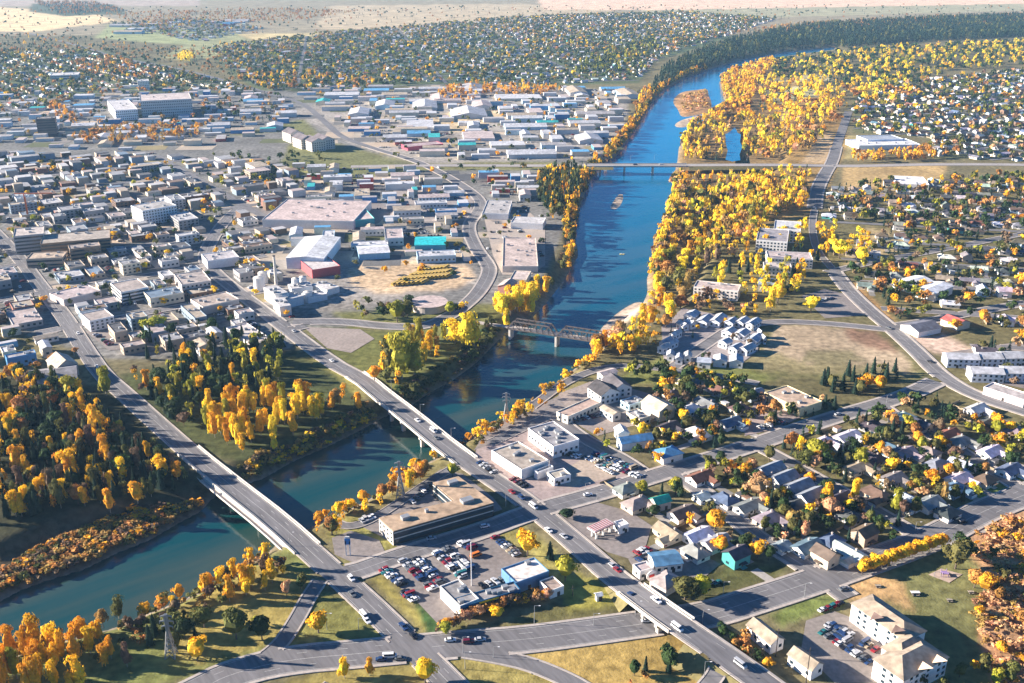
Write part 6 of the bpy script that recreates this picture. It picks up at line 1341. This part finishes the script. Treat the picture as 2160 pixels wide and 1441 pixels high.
# ---------------------------------------------------------------- plant all trees: the 300 largest of a kind singly, the rest as one mass
def plant():
    z = height(np.array([t[0] for t in TREES]), np.array([t[1] for t in TREES]))
    T = [(t, float(z[i]) if t[2] is None else t[2]) for i, t in enumerate(TREES)]
    vis = []
    for t, zz in T:
        if zz < -7.3: continue
        px, py = proj(t[0], t[1], zz); d = t[1]*CP+(CH-zz)*SP
        if -60 < px < 2220 and -30 < py < 1520: vis.append((t[3]*math.sqrt(t[4]/t[3])/d*(1 if (0 < px < 2160 and py < 1470) else .2), t, zz, d))
    print('trees', len(vis))
    NM = {'poplar': 'poplar_tree', 'spruce': 'spruce_tree', 'broadleaf': 'leafy_tree', 'shrub': 'willow_shrub'}
    CT = {'poplar': 'poplar', 'spruce': 'spruce', 'broadleaf': 'tree', 'shrub': 'shrub'}
    mass = {}
    for kd in NM:
        L = sorted([v for v in vis if v[1][5] == kd], key=lambda v: -v[0])
        for i, (_, t, zz, d) in enumerate(L):
            word, c = PAL[t[6]]; j = RNG.uniform(.82, 1.18); c = (min(1, c[0]*j), min(1, c[1]*j*RNG.uniform(.9, 1.08)), c[2]*j)
            if i < 300 and kd != 'shrub':
                r = empty(NM[kd], (t[0], t[1], zz), RNG.uniform(0, 6.28)); r.scale = (t[4], t[4], t[3])
                link('trunk', proto_trunk(kd), r); link('crown', proto_crown(kd, i % 6), r, color=c)
                sz = 'tall ' if t[3] > {'poplar': 15.5, 'spruce': 12.5, 'broadleaf': 9.5}[kd] else ('small ' if t[3] < {'poplar': 12, 'spruce': 9, 'broadleaf': 6.8}[kd] else '')
                rec(r, f'{sz}{word} {CT[kd]}', t[0], t[1], CT[kd] if kd != 'broadleaf' else 'tree', 'single trees across the valley')
            else:
                key = kd; lod = 1 if d < 1000 else 2
                if lod == 1 and kd == 'shrub': lod = 1
                V, F = LOD[kd][lod][int(RNG.integers(5))]
                a = RNG.uniform(0, 6.28); ca, sa = math.cos(a), math.sin(a)
                W = np.c_[(V[:, 0]*ca-V[:, 1]*sa)*t[4]+t[0], (V[:, 0]*sa+V[:, 1]*ca)*t[4]+t[1], V[:, 2]*t[3]+zz]
                if lod == 2: W[:, 2] = np.maximum(W[:, 2], zz)
                mass.setdefault(key, []).append((W, F, np.tile(c, (len(F), 1))*RNG.uniform(.85, 1.15, (len(F), 1))))
    LB = {'poplar': 'dense golden and amber poplar woods lining the river and valley', 'spruce': 'dark spruces crowding the far river bend and gardens',
          'broadleaf': 'mixed autumn garden trees between the houses of the suburbs', 'shrub': 'low rust and olive willow scrub on the spit, banks and right hillside'}
    for kd, L in mass.items():
        off = np.cumsum([0]+[len(l[0]) for l in L[:-1]])
        V = np.concatenate([l[0] for l in L]); F = np.concatenate([l[1]+o for l, o in zip(L, off)]); C = np.concatenate([l[2] for l in L])
        o = link({'poplar': 'poplar_wood', 'spruce': 'spruce_wood', 'broadleaf': 'garden_trees', 'shrub': 'willow_scrub'}[kd], npmesh(kd, V, F, M['leaf_mass'], np.clip(C, 0, 1)))
        tag(o, LB[kd], 'trees' if kd != 'shrub' else 'scrub', kind='stuff'); print(kd, len(L), len(F)*2)
add_garden_trees()
plant()
# ---------------------------------------------------------------- haze
hz = MB(); hz.box(0, 4950, -8, 11000, 10100, CH+20+8)
ho = hz.build('haze', [], kind='stuff')
hm = bpy.data.materials.new('haze'); hm.use_nodes = True; t = hm.node_tree; t.nodes.clear()
pv = t.nodes.new('ShaderNodeVolumePrincipled'); pv.inputs['Density'].default_value = 0.000045; pv.inputs['Color'].default_value = (.40, .70, 1.0, 1); pv.inputs['Anisotropy'].default_value = .1
oo = t.nodes.new('ShaderNodeOutputMaterial'); t.links.new(pv.outputs[0], oo.inputs['Volume'])
ho.data.materials.clear(); ho.data.materials.append(hm)
tag(ho, 'thin blue autumn haze filling the air over the whole valley', 'haze', kind='stuff')
# ---------------------------------------------------------------- labels: each told apart by look, by neighbour, then by place
def rank_word(i, n):
    W = ['leftmost', 'second from the left', 'third from the left', 'fourth from the left']
    return W[i] if i < 4 and i < (n+1)//2 or n <= 4 and i < n-1 else ['rightmost', 'second from the right', 'third from the right', 'fourth from the right'][n-1-i] if n-1-i < 4 else None
def label_all():
    mx = np.array([[m[1], m[2]] for m in MARKS]); buckets = {}
    for o, what, x, y, cat, grp in THINGS:
        d = np.hypot((mx[:, 0]-x), (mx[:, 1]-y)); k = np.argsort(d)[:2]
        px, py = proj(x, y); i = int(k[0]); qx, qy = proj(*mx[i]); dx, dy = px-qx, (py-qy)*1.6
        rel = ('right of' if dx > 0 else 'left of') if abs(dx) > abs(dy) else ('in front of' if dy > 0 else 'behind')
        buckets.setdefault((what, rel, i), []).append((px, py, o, cat, grp, int(k[1])))
    for (what, rel, i), L in buckets.items():
        tiers = [('', L)]
        if len(L) > 5:
            L.sort(key=lambda t: t[1]); n = len(L); m = 2 if n <= 14 else 3
            tiers = [(('back row', 'front row')[q] if m == 2 else ('back row', 'middle row', 'front row')[q], L[n*q//m:n*(q+1)//m]) for q in range(m)]
        for tn, S in tiers:
            S.sort(key=lambda t: t[0]); n = len(S)
            for r, t in enumerate(S):
                ex = [e for e in (tn, rank_word(r, n) if n > 1 else None) if e]
                if not ex or (tn and len(ex) == 1 and n > 1): ex = ex[:1]
                lb = f'{what} {rel} {MARKS[i][0]}'
                if ex: lb += ', '+' '.join(ex)
                if len(lb.split()) > 16: lb = lb.replace('from the ', 'from ')
                if len(lb.split()) > 16: lb = lb.replace('the ', '')
                if len(lb.split()) > 16: lb = lb.replace('in front of', 'before')
                tag(t[2], ' '.join(lb.split()[:16]), t[3], t[4])
label_all()
print('objects', len(bpy.data.objects))
